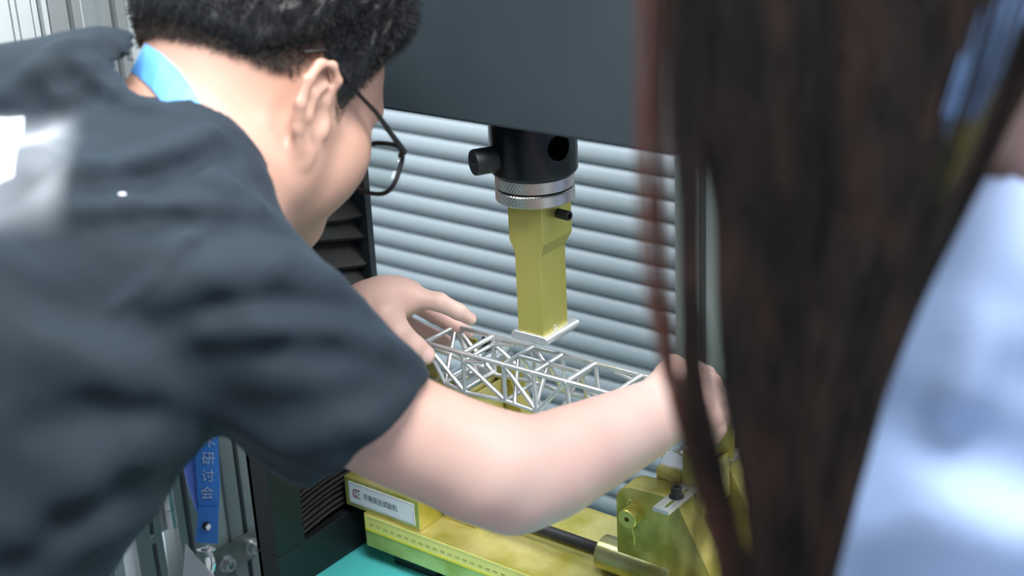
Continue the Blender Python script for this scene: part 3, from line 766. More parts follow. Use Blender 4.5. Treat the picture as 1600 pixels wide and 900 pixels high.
# right hand around the right end of the truss, palm down
rpalm = union([cap(PTS['RW'], A(1075, 610, 1.345), .0265, .022), cap(A(1062, 598, 1.350), A(1098, 612, 1.375), .0175, .0150),
               cap(PTS['RW'], A(1098, 650, 1.345), .0245, .0160)], .014)
rf = [
    finger([A(1066, 592, 1.360), A(1088, 580, 1.385), A(1104, 585, 1.400), A(1112, 600, 1.405)], [.0125, .0098, .0086, .0070]),
    finger([A(1082, 600, 1.355), A(1110, 598, 1.372), A(1122, 618, 1.380), A(1122, 638, 1.382)], [.0120, .0098, .0088, .0072]),
    finger([A(1090, 622, 1.345), A(1118, 626, 1.358), A(1128, 648, 1.362), A(1124, 668, 1.364)], [.0115, .0094, .0084, .0070]),
    finger([A(1092, 642, 1.338), A(1114, 652, 1.342), A(1122, 670, 1.346), A(1116, 686, 1.350)], [.0105, .0084, .0076, .0062]),
    finger([A(1048, 606, 1.340), A(1046, 584, 1.352), A(1052, 572, 1.372), A(1060, 572, 1.390)], [.0150, .0120, .0108, .0090]),
]
def withfingers(base, palm, fs, k):
    def f(P):
        b = smin(base(P), palm(P), .016); d = b
        c = palm(P)
        near = c < .12
        if near.any():
            Q = P[near]; bb = b[near]; dd = bb.copy()
            for g_ in fs: dd = np.minimum(dd, smin(bb, g_(Q), k))
            d = b.copy(); d[near] = dd
        return d
    return f
rlimb = bound_pts(withfingers(rarm, rpalm, rf, .010), [PTS['RS'], PTS['RE'], PTS['RW'], A(1125, 640, 1.36)], .06)
llimb = bound_pts(withfingers(larm, lpalm, lf, .010), [PTS['LS'], PTS['LE'], PTS['LW'], A(740, 500, 1.55)], .06)
def body(P):
    d = headneck(P); d = smin(d, rlimb(P), .03); return smin(d, llimb(P), .03)
# ------------------------------------------------------------ t-shirt
torso = union([limb([A(225, 500, 1.04), A(60, 720, 1.02), A(-110, 960, 1.02), A(-220, 1110, 1.02)], [.082, .087, .084, .08]),
               limb([A(110, 400, 1.04), A(-60, 620, 1.01), A(-260, 900, 1.0)], [.085, .10, .10]),
               limb([A(130, 420, 1.22), A(-20, 700, 1.16), A(-200, 960, 1.12)], [.10, .105, .10]),
               limb([A(200, 196, 1.12), A(110, 196, 1.11), A(0, 235, 1.10), A(-170, 320, 1.08), A(-330, 480, 1.06)], [.064, .069, .074, .085, .10]),
               limb([A(190, 196, 1.11), A(286, 314, 1.065), A(335, 425, 1.045)], [.060, .0635, .057]),
               limb([A(120, 260, 1.14), A(200, 350, 1.2), A(330, 300, 1.32)], [.07, .08, .062])], .03)
slv = limb([A(330, 440, 1.035), A(372, 481, 1.035), A(442, 553, 1.05), A(499, 609, 1.06), A(548, 641, 1.07), A(607, 658, 1.085), A(660, 690, 1.10)], [.060, .066, .0675, .0665, .0620, .0475, .044])
lsl = limb([PTS['LS'], A(245, 430, 1.38)], [.066, .062])
armdir = A(770, 722, 1.12)-A(597, 656, 1.075); armdir /= np.linalg.norm(armdir)
cutp = A(600, 655, 1.08)
# the cuff plane contains the hem line seen in the photograph
h1 = A(668, 588, 1.085); h2 = A(525, 722, 1.065); hn = np.cross(h2-h1, cf*.93-cR*.08-cD*.08); hn /= np.linalg.norm(hn)
if hn@armdir < 0: hn = -hn
lcut = A(262, 400, 1.37); lad = A(245, 430, 1.38)-PTS['LS']; lad /= np.linalg.norm(lad)
neckin = union([cap(HL(0, -.03, .01), A(294, 184, 1.13), .067, .072), cap(A(294, 184, 1.13), A(262, 200, 1.115), .072, .066), cap(A(294, 184, 1.13), A(254, 106, 1.16), .062, .045)], .02)
def base_shirt(P):
    s_ = smax(slv(P), (P-h1)@hn, .004)
    l_ = smax(lsl(P), (P-lcut)@lad, .004)
    return smin(smin(torso(P), s_, .022), l_, .03)
folds = []
def fold(pts, wd, amp):
    q = [trace(base_shirt, x, y, .6, 1.8) for x, y in pts]
    q = [p for p in q if p is not None]
    for a, b in zip(q, q[1:]): folds.append((a, b, wd, amp))
# ridges (+) and hollows (-) seen on the back and sleeve
for pts, wd, amp in [
    ([(5, 145), (60, 110), (110, 72), (150, 60)], .009, .006), ([(10, 175), (60, 150), (110, 125), (150, 118)], .010, -.005),
    ([(150, 62), (185, 90), (215, 130), (250, 152)], .010, -.006), ([(95, 75), (140, 105), (185, 145), (235, 165)], .009, .006),
    ([(185, 60), (205, 95), (240, 140)], .006, .004),
    ([(20, 160), (80, 145), (135, 125)], .008, .004), ([(100, 175), (140, 150), (180, 160)], .011, -.005),
    ([(330, 205), (285, 235), (220, 255), (130, 262), (60, 268)], .010, .007), ([(360, 235), (300, 252), (230, 270), (150, 285)], .012, -.006),
    ([(375, 240), (382, 280), (395, 305)], .004, .003), ([(330, 275), (355, 295), (400, 320), (455, 335)], .008, .006),
    ([(120, 330), (200, 322), (300, 322), (400, 330), (480, 350)], .008, .005), ([(150, 355), (250, 345), (350, 350), (450, 365)], .011, -.005),
    ([(250, 470), (340, 430), (430, 420), (520, 440), (560, 470)], .014, .006), ([(240, 510), (340, 480), (440, 470), (540, 480), (610, 510)], .010, -.006),
    ([(320, 520), (420, 515), (520, 520), (600, 540), (655, 565)], .012, .005), ([(330, 560), (430, 550), (520, 550), (610, 570)], .012, -.005),
    ([(180, 480), (240, 440), (300, 370), (330, 345)], .006, .004),
    ([(0, 500), (80, 540), (170, 590), (260, 630), (312, 650)], .020, .007), ([(0, 470), (100, 490), (200, 500)], .02, -.005),
    ([(310, 660), (240, 640), (150, 640), (60, 670)], .014, -.008), ([(300, 690), (220, 710), (120, 760), (30, 830)], .018, .007),
    ([(270, 740), (190, 760), (100, 820), (30, 890)], .014, -.006), ([(240, 790), (160, 830), (90, 890)], .014, .006),
    ([(400, 640), (470, 640), (560, 620), (630, 600)], .013, -.004), ([(440, 700), (500, 690), (570, 660), (640, 615)], .012, .004),
]: fold(pts, wd, amp)
FC = [((a+b)/2, np.linalg.norm(b-a)/2+3*wd) for a, b, wd, amp in folds]
def shirt(P):
    d = base_shirt(P)
    near = np.abs(d) < .05
    if near.any():
        Qp = P[near]; add = np.zeros(len(Qp))
        for (a, b, wd, amp), (c0, r0) in zip(folds, FC):
            m_ = ((Qp-c0)**2).sum(1) < r0*r0
            if not m_.any(): continue
            q_ = Qp[m_]; ba = b-a; t = np.clip(((q_-a)@ba)/(ba@ba), 0, 1); D2 = ((q_-a-t[:, None]*ba)**2).sum(1)
            add[m_] += amp*.8*np.exp(-D2/(wd*wd))
        add = np.clip(add, -.009, .009)
        add = add+.0012*np.sin(Qp@np.array((38., 61., 90.))+2*np.sin(Qp@np.array((21., -17., 33.))))
        # ribbed collar and stitched hem
        dn = neckin(Qp); add = add+.0016*(dn < .020)*(dn > -.01)
        hh_ = (Qp-h1)@hn; add = add-.0009*np.exp(-((hh_+.020)/.0012)**2)*(np.abs(hh_) < .05)
        d = d.copy(); d[near] = d[near]-add
    d = smax(d, -neckin(P), .003)
    # open cuff: hollow around the arm
    hh_ = (P-h1)@hn
    inner = smax(slv(P)+.0095, -(hh_+.012), .003)
    d = smax(d, -inner, .002)
    return d
sp = np.array([A(-350, 1150, 1.0), A(-400, 200, 1.0), A(200, 30, 1.1), A(700, 600, 1.1), A(500, 800, 1.0), A(-300, 900, 1.3), PTS['LS'], PTS['LE'], A(-260, 420, 1.06)])
foot = np.array((-.02, -.72, 0))
man = root('person', tuple(foot), 'person in a charcoal t-shirt bending over the machine with both hands on the truss', 'person')
allp = np.array([PTS[k] for k in PTS]+[HL(0, .1, .14), HL(0, -.1, .1), HL(.1, 0, 0), HL(-.1, 0, 0), A(1130, 690, 1.34), A(745, 500, 1.6), A(-200, 950, 1.05)])
V, Q = mesh_sdf(body, allp.min(0)-.13, allp.max(0)+.13, .0020)
wr = np.ones(len(V)); wr[np.linalg.norm(V-OH, axis=1) < .15] = .0
for c_, r_ in ((A(665, 500, 1.53), .085), (A(1095, 620, 1.36), .065)): wr[np.linalg.norm(V-c_, axis=1) < r_] = 0
V = relax(V, Q, wr, 24)
wr[:] = .35; V = relax(V, Q, wr, 2)
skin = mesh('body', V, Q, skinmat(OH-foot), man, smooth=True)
BODYV = V
# nails on the visible thumb and finger tips
def nail(p, fwd, up, w, l, parent, fn):
    fwd = fwd/np.linalg.norm(fwd); up = up-fwd*(up@fwd); up /= np.linalg.norm(up); sd = np.cross(fwd, up)
    Vn = []; Fn = []; nu, nv = 6, 6
    for i in range(nu+1):
        for j in range(nv+1):
            a = (i/nu-.5)*2; b = (j/nv-.5)*2; r = max(abs(a), abs(b)); s_ = hypot(a, b)
            if s_ > 0: a, b = a*r/s_*(1 if r else 0), b*r/s_
            q = p+sd*a*w/2+fwd*b*l/2+up*.02
            for _ in range(12): q = q-up*(float(fn(q[None])[0])*.9)
            Vn.append(q+up*.0004)
    for i in range(nu):
        for j in range(nv): k = i*(nv+1)+j; Fn.append((k, k+1, k+nv+2, k+nv+1))
    return mesh('nail', Vn, Fn, M['nail'], parent, smooth=True)
nail(A(668, 556, 1.480), A(664, 555, 1.489)-A(647, 543, 1.483), -cf*.8+cR*.35-cD*.2, .0125, .0140, man, llimb)
nail(A(734, 497, 1.523), A(735, 499, 1.525)-A(716, 487, 1.515), -cD+cR*.3, .009, .010, man, llimb)
V, Q = mesh_sdf(shirt, sp.min(0)-.17, sp.max(0)+.17, .0038, marg=.006)
ts = mesh('tshirt', V, Q, M['shirt'], man, smooth=True)
tag(ts, 'charcoal t-shirt with a white print on the back')
# printed white patch on the upper back: a real procedural print in the cloth colour
def print_patch():
    m_ = M['shirt'].copy(); m_.name = 'charcoal cotton with white print'; nt = m_.node_tree; N = nt.nodes; L = nt.links
    b = N['Principled BSDF']; src = b.inputs['Base Color'].links[0].from_socket
    geo = N.new('ShaderNodeTexCoord')
    c = trace(shirt, 20, 245, .6, 1.8)-foot
    c2 = trace(shirt, 100, 235, .6, 1.8)-foot; c3 = trace(shirt, 20, 330, .6, 1.8)-foot
    u = c2-c; lu = np.linalg.norm(u); u /= lu; v = c3-c; v -= u*(v@u); lv = np.linalg.norm(v); v /= lv
    def dot(vec):
        sb = N.new('ShaderNodeVectorMath'); sb.operation = 'SUBTRACT'; L.new(geo.outputs['Object'], sb.inputs[0]); sb.inputs[1].default_value = tuple(c)
        d_ = N.new('ShaderNodeVectorMath'); d_.operation = 'DOT_PRODUCT'; L.new(sb.outputs[0], d_.inputs[0]); d_.inputs[1].default_value = tuple(vec)
        return d_.outputs['Value']
    def mth(op, a, b_=None, c_=None):
        n = N.new('ShaderNodeMath'); n.operation = op
        for i, q in enumerate((a, b_, c_)):
            if q is None: continue
            if isinstance(q, (int, float)): n.inputs[i].default_value = q
            else: L.new(q, n.inputs[i])
        return n.outputs[0]
    U = dot(u/lu); Vv = dot(v/lv)      # unit = 80 px / 85 px steps on the cloth
    nz = N.new('ShaderNodeTexNoise'); nz.inputs['Scale'].default_value = 15; nz.inputs['Detail'].default_value = 1; L.new(geo.outputs['Object'], nz.inputs[0])
    ns = mth('MULTIPLY', mth('SUBTRACT', nz.outputs[0], .5), 1.6)
    U2 = mth('ADD', U, ns); V2 = mth('ADD', Vv, mth('MULTIPLY', ns, .6))
    def sm(x, e0, e1):
        n = N.new('ShaderNodeMapRange'); n.interpolation_type = 'SMOOTHSTEP'; L.new(x, n.inputs[0]); n.inputs[1].default_value = e0; n.inputs[2].default_value = e1
        return n.outputs[0]
    a1 = mth('MULTIPLY', sm(U2, 1.35, .45), mth('MULTIPLY', sm(V2, -1.4, -.8), sm(V2, 1.5, .5)))     # the blot
    a2 = mth('MULTIPLY', mth('MULTIPLY', sm(U, .12, .02), sm(U, -3, -2.9)), mth('MULTIPLY', sm(Vv, -1.2, -1.15), sm(Vv, .5, .4)))
    rest = mth('MULTIPLY', a1, mth('MULTIPLY_ADD', sm(nz.outputs[0], .40, .60), .55, .22))
    mask = mth('MAXIMUM', rest, mth('MULTIPLY', a2, .95))
    mx = N.new('ShaderNodeMix'); mx.data_type = 'RGBA'; L.new(mask, mx.inputs[0]); L.new(src, mx.inputs[6]); mx.inputs[7].default_value = (.52, .55, .60, 1)
    L.new(mx.outputs[2], b.inputs['Base Color'])
    return m_
ts.data.materials[0] = print_patch()
# small white dot printed lower on the back
p = trace(shirt, 191, 304, .6, 1.8); n_ = grads(shirt, p[None])[0]
MB().lathe(p+n_*.0002, n_, [(0, .0026), (.0006, .0024)], 16).build('print_dot', M['paper'], man)
# ------------------------------------------------------------ trousers and shoes reach the floor
hipc = np.array((-.03, -.80, .90)); pel = A(-300, 1120, 1.02)
tr_fs = []
for s in (-1, 1):
    hp = hipc+np.array((s*.09, 0, 0)); kn = np.array((-.03+s*.10, -.76, .48)); ak = np.array((-.03+s*.11, -.80, .10))
    tr_fs += [cap(hp, kn, .085, .062), cap(kn, ak, .062, .055)]
tr_fs += [cap(hipc+np.array((-.07, 0, .02)), hipc+np.array((.07, 0, .02)), .10), cap(hipc, A(-230, 1010, 1.05), .115, .10)]
trf = union(tr_fs, .04)
trf2 = lambda P: smax(trf(P), .055-P[:, 2], .004)
V, Q = mesh_sdf(trf2, (-.35, -1.05, 0), (.30, -.40, 1.25), .008)
mesh('trousers', V, Q, M['denim'], man, smooth=True)
for s in (-1, 1):
    ax_ = -.03+s*.11
    sf_ = union([ell((ax_, -.80, .055), (.045, .06, .055)), ell((ax_, -.70, .038), (.047, .10, .038))], .03)
    V, Q = mesh_sdf(lambda P: smax(sf_(P), -P[:, 2]+.002, .004), (ax_-.08, -.9, -.01), (ax_+.08, -.56, .13), .005)
    mesh('shoe', V, Q, M['frame'], man, smooth=True)
# ------------------------------------------------------------ short hair: cap plus strands
def hairline(L_):
    """height above which hair grows, as a function of the forward coordinate and side"""
    x, y, z = L_[:, 0], L_[:, 1], L_[:, 2]
    h = np.interp(y, [-.10, -.080, -.058, -.038, -.020, -.008, .012, .026, .034, .040, .060, .075, .088, .10],
                     [-.022, -.030, -.040, -.024, .010, .036, .036, .004, .004, .030, .056, .068, .082, .09])
    return z-h
def toL(P): return ((P-OH)@BH.T)/hs
capn = lambda P: hf_noear(P)
hb = union([ell((0, -.004, .048), (.076, .096, .082)), ell((0, .040, .030), (.066, .060, .062)), ell((0, .038, -.030), (.056, .058, .062))], .026)
def haircap(P):
    L_ = toL(P); hl = hairline(L_)
    base = hb(L_)*hs
    top = np.clip((L_[:, 2]-.00)/.09, 0, 1)
    thick = .0015+np.clip(hl/.05, 0, 1)*(.007+.016*top**1.5*np.clip(.4+L_[:, 1]/.10+.4, .3, 1.3))
    ns = .0035*np.sin(L_@np.array((160., 90., 60.))+3*np.sin(L_@np.array((70., 120., -50.))))*np.sin(L_@np.array((-90., 140., 110.)))*top
    cut = np.interp(L_[:, 1], [-.10, -.06, -.03, .0, .02], [.030, .046, .044, .002, .0])      # the nape and sides are cropped
    return smax(base-thick*np.clip((hl-cut)/.02, .15, 1)-ns, -(hl-cut)*hs*.8, .004)
lo = OH-.18; hi = OH+.18
V, Q = mesh_sdf(haircap, lo, hi, .0028, marg=.008)
hc = mesh('hair', V, Q, M['hair'], man, smooth=True); tag(hc, 'short black hair cropped brownish at the nape')
cen = V; Lc = toL(cen); out_ = hb(Lc)*hs
sel = np.where(out_ > .0)[0]
def strands(name, P, Nn, length, r, mat_, parent, segs=3, curl=.3, droop=None):
    n = len(P)
    a = np.cross(Nn, np.array((.31, .52, .79))); a /= np.maximum(np.linalg.norm(a, axis=1), 1e-6)[:, None]; b = np.cross(Nn, a)
    d = Nn+curl*rng.normal(size=(n, 3))
    if droop is not None: d = d+droop
    d /= np.linalg.norm(d, axis=1)[:, None]
    rings = []; p = P.copy(); dd = d.copy()
    for s in range(segs):
        rr_ = r*(1-.25*s/segs)
        for i in range(3):
            an = 2*pi*i/3; rings.append(p+(a*cos(an)+b*sin(an))*rr_)
        p = p+dd*(length[:, None]/segs); dd = dd+.35*rng.normal(size=(n, 3))*curl+(0 if droop is None else droop*.4); dd /= np.linalg.norm(dd, axis=1)[:, None]
    rings.append(p)
    nv = 3*segs+1; Vs = np.stack(rings, 1).reshape(-1, 3)
    T = []
    for s in range(segs-1):
        for i in range(3):
            j = (i+1) % 3; a0, a1, b0, b1 = 3*s+i, 3*s+j, 3*s+3+i, 3*s+3+j; T += [(a0, a1, b1), (a0, b1, b0)]
    for i in range(3): T.append((3*(segs-1)+i, 3*(segs-1)+(i+1) % 3, 3*segs))
    T = np.array(T); Fs = (T[None]+np.arange(n)[:, None, None]*nv).reshape(-1, 3)
    return tag(mesh(name, Vs, Fs, mat_, parent, smooth=True), kind='stuff')
ix = rng.choice(sel, 30000); P0 = cen[ix]+rng.normal(size=(len(ix), 3))*.0012; L0_ = toL(P0)
N0 = grads(haircap, P0); hl0 = hairline(L0_); topn = np.clip(L0_[:, 2]/.09, 0, 1)
ok = (hl0 > .014) & ((haircap(P0) > -.004))
dro = np.where(L0_[:, 1:2] > .05, BH[1]*.5-BH[2]*.3, -BH[2]*.25-BH[1]*.25)
strands('hair_strands', P0[ok]-N0[ok]*.003, N0[ok], (.006+.012*topn[ok]*rng.uniform(.5, 1.2, ok.sum())), .00030, M['hair'], hc, 3, .35, dro[ok])
# cropped fade near the hairline grows straight from the skin
bl = toL(BODYV); hlb = hairline(bl); near = (np.abs(hf(bl)) < .004) & (hlb > -.005) & (hlb < .056) & (np.abs(bl[:, 0]) < .084) & (bl[:, 1] < .09) & (bl[:, 1] > -.12)
eard = np.minimum(ear_fns(1)(bl), ear_fns(-1)(bl)); near &= eard > .004
cand = np.where(near)[0]; ix = rng.choice(cand, 30000); Pf = BODYV[ix]+rng.normal(size=(len(ix), 3))*.0008
Nf = grads(headW, Pf); hf_ = hairline(toL(Pf))
strands('hair_fade', Pf, Nf, .0012+.007*np.clip(hf_/.05, 0, 1)*rng.uniform(.6, 1.2, len(ix)), .00024, M['fade'], hc, 2, .4, np.tile(-BH[2]*.5, (len(ix), 1)))
# eyebrow
# ------------------------------------------------------------ glasses
gl = root('glasses', tuple(HL(0, .1, .01)), 'thin black framed glasses worn by the student', 'glasses')
def tubeline(name, pts, rs, mt_, parent, n=8):
    b = MB()
    for (a, ra), (c, rc) in zip(zip(pts, rs), zip(pts[1:], rs[1:])): b.tube(a, c, ra, rc, n)
    return b.build(name, mt_, parent, smooth=60)
cyz = .1165
for s in (1, -1):
    rim = []
    w2, h2_ = .0265, .0215
    for k in range(33):
        a = 2*pi*k/32; e_ = .62
        cx_ = s*.0345+w2*np.sign(cos(a))*abs(cos(a))**e_; cz_ = -.012+h2_*np.sign(sin(a))*abs(sin(a))**e_
        rim.append(HL(cx_, cyz-.10*(abs(cx_))**1.4-.0, cz_))
    rimo = tubeline('rim', rim, [.0020]*len(rim), M['frame'], gl)
    ctr = HL(s*.0345, .1155, -.012)
    Vl = [ctr]+rim[:-1]; Fl = [(0, 1+i, 1+(i+1) % 32) for i in range(32)]
    ln = mesh('lens', Vl, Fl, M['glass'], gl, smooth=True)
    sd = ln.modifiers.new('solid', 'SOLIDIFY'); sd.thickness = .0012
    tubeline('temple_arm', [HL(s*.0600, .1120, .000), HL(s*.0690, .1060, .002), HL(s*.076, .060, .018), HL(s*.0775, .018, .029), HL(s*.078, -.008, .040), HL(s*.0775, -.024, .032)], [.0026, .0026, .0019, .0016, .0016, .0016], M['frame'], gl)
tubeline('bridge', [HL(-.010, .1145, -.006), HL(0, .1175, -.002), HL(.010, .1145, -.006)], [.0016]*3, M['frame'], gl)
# ------------------------------------------------------------ lanyard around his neck, hanging down with a badge
ly = root('lanyard', tuple(A(318, 760, 1.28)), 'blue lanyard hanging from the student\'s neck with snap and clear badge', 'lanyard')
def ribbon(name, pts, wdir, widths, mt_, parent, th=.0008):
    """flat band: pts centre line, wdir width directions"""
    V_ = []; F_ = []; n = len(pts)
    for i, (p, wv, w_) in enumerate(zip(pts, wdir, widths)):
        p = np.array(p); t = np.array(pts[min(i+1, n-1)])-np.array(pts[max(i-1, 0)]); t /= np.linalg.norm(t)
        wv = wv-t*(wv@t); wv /= np.linalg.norm(wv); nn = np.cross(t, wv)
        for a, b in ((-1, -1), (1, -1), (1, 1), (-1, 1)): V_.append(p+wv*a*w_/2+nn*b*th/2)
    for i in range(n-1):
        for k in range(4): F_.append((4*i+k, 4*i+(k+1) % 4, 4*i+4+(k+1) % 4, 4*i+4+k))
    F_ += [(3, 2, 1, 0), (4*n-4, 4*n-3, 4*n-2, 4*n-1)]
    o = mesh(name, V_, F_, mt_, parent, smooth=False)
    return o
skinall = body
# around the back of the neck: follow the skin
pp = []; nn_ = []
for x, y in ((205, 78), (220, 92), (240, 106), (260, 126), (278, 150), (290, 172), (298, 190), (304, 210)):
    q = trace(headneck, x, y, .6, 1.8)
    if q is not None:
        g_ = grads(headneck, q[None])[0]; pp.append(q+g_*.0022); nn_.append(g_)
if len(pp) > 2:
    wd_ = []
    for i in range(len(pp)):
        t = pp[min(i+1, len(pp)-1)]-pp[max(i-1, 0)]; wd_.append(np.cross(t, nn_[i]))
    ribbon('neck_band', pp, wd_, [.024]*len(pp), M['litblue'], ly)
D0 = 1.28
def hang(x, y, dx=0): return A(x, y, D0+dx)
b1 = ribbon('strap_front', [hang(318, 600), hang(322, 680), hang(326, 760), hang(326, 800)], [cR]*4, [.0205, .0205, .0200, .0175], M['blue'], ly)
ribbon('strap_back', [hang(288, 600, .010), hang(296, 690, .010), hang(309, 760, .008), hang(318, 800, .004)], [cR+cf*.5]*4, [.021, .021, .017, .012], M['lblue'], ly)
b3 = ribbon('strap_loop', [hang(326, 792, -.003), hang(325, 815, -.004), hang(323, 848, -.003)], [cR-cD*.22]*3, [.0175, .0180, .0195], M['blue'], ly, .0022)
c_ = hang(323, 822, -.0065)
MB().lathe(c_, -cf, [(0, .0040), (.0010, .0038), (.0016, .0026)], 20).build('snap_button', M['chrome'], ly, smooth=50)
for i, chx in enumerate('术研讨会'):
    q = hang(325-i*1.0, 690+i*27, -.0016)
    dn = cD+cR*.02; text('letter', chx, M['tblue'], ly, q-cR*.005+cD*.004, cR, -dn, .0120, .0003)
# hook and badge
hk = MB(); pr_ = [hang(322, 852), hang(326, 862), hang(331, 870), hang(333, 880), hang(331, 892)]
for a, b in zip(pr_, pr_[1:]): hk.tube(a, b, .0024, n=10)
for k in range(10):
    a0, a1 = 2*pi*k/10, 2*pi*(k+1)/10
    hk.tube(hang(322, 858)+(cR*cos(a0)+cf*sin(a0))*.007, hang(322, 858)+(cR*cos(a1)+cf*sin(a1))*.007, .0014, n=8)
hk.build('swivel_hook', M['chrome'], ly, smooth=60)
bv = [hang(290, 850), hang(336, 902, -.004), hang(330, 1010, -.004), hang(282, 960)]
ctrb = sum(bv)/4; nb_ = np.cross(bv[1]-bv[0], bv[3]-bv[0]); nb_ /= np.linalg.norm(nb_)
Vb = [p+nb_*.0008 for p in bv]+[p-nb_*.0008 for p in bv]
mesh('badge_holder', Vb, [(0, 1, 2, 3), (7, 6, 5, 4), (0, 4, 5, 1), (1, 5, 6, 2), (2, 6, 7, 3), (3, 7, 4, 0)], M['badge'], ly)
# ============================================================ the woman with long hair, close to the camera
FW = np.array((-.80, .55, -.25)); BW = frame_from(FW, np.array((-.28, .10, 1.0)))
OW = A(1330, -330, .66)
wfoot = np.array((OW[0]+.22, OW[1]-.12, 0))
wo = root('person', tuple(wfoot), 'person with long dark brown hair and light blue shirt, nearest the camera', 'person')
hw = head_fn(.95)
headX = lambda P: hw((P-OW)@BW.T)
sc0 = A(1720, 560, .80)                                  # middle of the shoulders
nk = union([cap(OW-BW[2]*.04-BW[1]*.02, sc0+np.array((0, 0, .06)), .050, .055), cap(sc0+np.array((0, 0, .02)), sc0-np.array((0, 0, .35)), .08, .09)], .04)
wskin = lambda P: smin(headX(P), nk(P), .03)
V, Q = mesh_sdf(wskin, np.minimum(OW, sc0)-.2-np.array((0, 0, .3)), np.maximum(OW, sc0)+.2, .004)
mesh('body', V, Q, M['skin'], wo, smooth=True)
hipw = np.array((sc0[0]+.08, sc0[1]-.17, .90))
rgt = A(1560, 470, .74); lft = A(1960, 560, .86)
wsh = union([cap(rgt, lft, .078, .078), cap(A(1640, 560, .79), A(1730, 1000, .84), .105, .125), cap(A(1730, 1000, .84), hipw, .125, .13), cap(A(1590, 420, .76), A(1700, 330, .80), .060, .05),
             cap(rgt, A(1490, 760, .76), .075, .066), cap(A(1490, 760, .76), A(1500, 1000, .80), .066, .058), cap(lft, A(2060, 1000, .90), .07, .06)], .04)
wf = []
def wfold(pts, wd, amp):
    q = [trace(wsh, x, y, .3, 1.4) for x, y in pts]; q = [p for p in q if p is not None]
    for a, b in zip(q, q[1:]): wf.append((a, b, wd, amp))
wfold([(1420, 650), (1500, 700), (1590, 760)], .02, -.008); wfold([(1590, 480), (1585, 600), (1560, 700)], .014, -.006); wfold([(1380, 830), (1480, 800), (1600, 830)], .02, .007)
wfold([(1500, 520), (1480, 620), (1440, 720)], .02, .006)
def wshirt(P):
    d = wsh(P); near = np.abs(d) < .04
    if near.any():
        Qp = P[near]; add = np.zeros(len(Qp))
        for a, b, wd, amp in wf:
            ba = b-a; t = np.clip(((Qp-a)@ba)/(ba@ba), 0, 1); add += amp*np.exp(-((Qp-a-t[:, None]*ba)**2).sum(1)/(wd*wd))
        d = d.copy(); d[near] -= add
    d = smax(d, -(nk(P)-.006), .004)
    return smax(d, .86-P[:, 2], .004)
wp = np.array([rgt, lft, hipw, A(2060, 1000, .90), A(1500, 1000, .8), A(1490, 760, .76)])
V, Q = mesh_sdf(wshirt, wp.min(0)-.16, wp.max(0)+.18, .006, marg=.006)
mesh('shirt', V, Q, M['bshirt'], wo, smooth=True)
tw = [cap(hipw+np.array((-.07, 0, .0)), hipw+np.array((.07, 0, .0)), .098)]
for s in (-1, 1): tw += [cap(hipw+np.array((s*.075, 0, -.02)), np.array((hipw[0]+s*.085, hipw[1]+.02, .48)), .078, .058), cap(np.array((hipw[0]+s*.09, hipw[1]+.02, .48)), np.array((hipw[0]+s*.09, hipw[1], .10)), .058, .045)]
twf = union(tw, .03)
V, Q = mesh_sdf(lambda P: smax(twf(P), .05-P[:, 2], .004), hipw-np.array((.3, .25, .9)), hipw+np.array((.3, .25, .2)), .009)
mesh('trousers', V, Q, M['denim'], wo, smooth=True)
for s in (-1, 1):
    a_ = hipw[0]+s*.09; b_2 = hipw[1]
    sf2 = union([ell((a_, b_2, .05), (.04, .055, .05)), ell((a_-.03, b_2+.08, .035), (.042, .085, .035))], .03)
    V, Q = mesh_sdf(lambda P: smax(sf2(P), -P[:, 2]+.002, .004), (a_-.13, b_2-.1, -.01), (a_+.1, b_2+.2, .12), .006)
    mesh('shoe', V, Q, M['paper'], wo, smooth=True)
# hair: scalp volume, hanging core and long strands
def wcap(P):
    L_ = (P-OW)@BW.T
    b = hb(L_)-.012
    face = smax(L_[:, 1]-.045, -(.085-L_[:, 2])*1.0+.0, .01)     # keep the face free
    return smax(b, -ell((0, .11, -.02), (.060, .085, .085))(L_), .01)
V, Q = mesh_sdf(wcap, OW-.2, OW+.2, .005)
hcw = mesh('hair', V, Q, M['long'], wo, smooth=True); tag(hcw, 'long straight dark brown hair')
# hanging core: a thick sheet between two edge curves, given as (height px row, left px, right px, depth)
rows = [(-330, 1090, 1560, .63), (-150, 1045, 1590, .625), (0, 1075, 1560, .62), (150, 1075, 1530, .615), (300, 1126, 1490, .61), (450, 1128, 1430, .608), (600, 1140, 1370, .606), (720, 1190, 1335, .604), (850, 1215, 1300, .603), (1000, 1230, 1290, .602), (1150, 1245, 1285, .602)]
Vc = []; Fc = []; nu = 40
for r_i, (yy, xl, xr, dd) in enumerate(rows):
    for j in range(nu):
        a = 2*pi*j/nu; u_ = cos(a); v_ = sin(a); thk = .022*(1-r_i*.05)
        cx_ = (xl+xr)/2+(xr-xl)/2*u_
        Vc.append(A(cx_, yy, dd+.030+thk*v_*(1+.10*sin(7*a)+.06*sin(13*a+1))))
for r_i in range(len(rows)-1):
    for j in range(nu): Fc.append((r_i*nu+j, r_i*nu+(j+1) % nu, (r_i+1)*nu+(j+1) % nu, (r_i+1)*nu+j))
Fc += [tuple(range(nu))[::-1], tuple(range((len(rows)-1)*nu, len(rows)*nu))]
co = mesh('hair_mass', Vc, Fc, M['long'], hcw, smooth=True)
md = co.modifiers.new('sub', 'SUBSURF'); md.levels = 1; md.render_levels = 1
ys_ = np.array([-330, -150, 0, 150, 300, 450, 600, 750, 900, 1060])
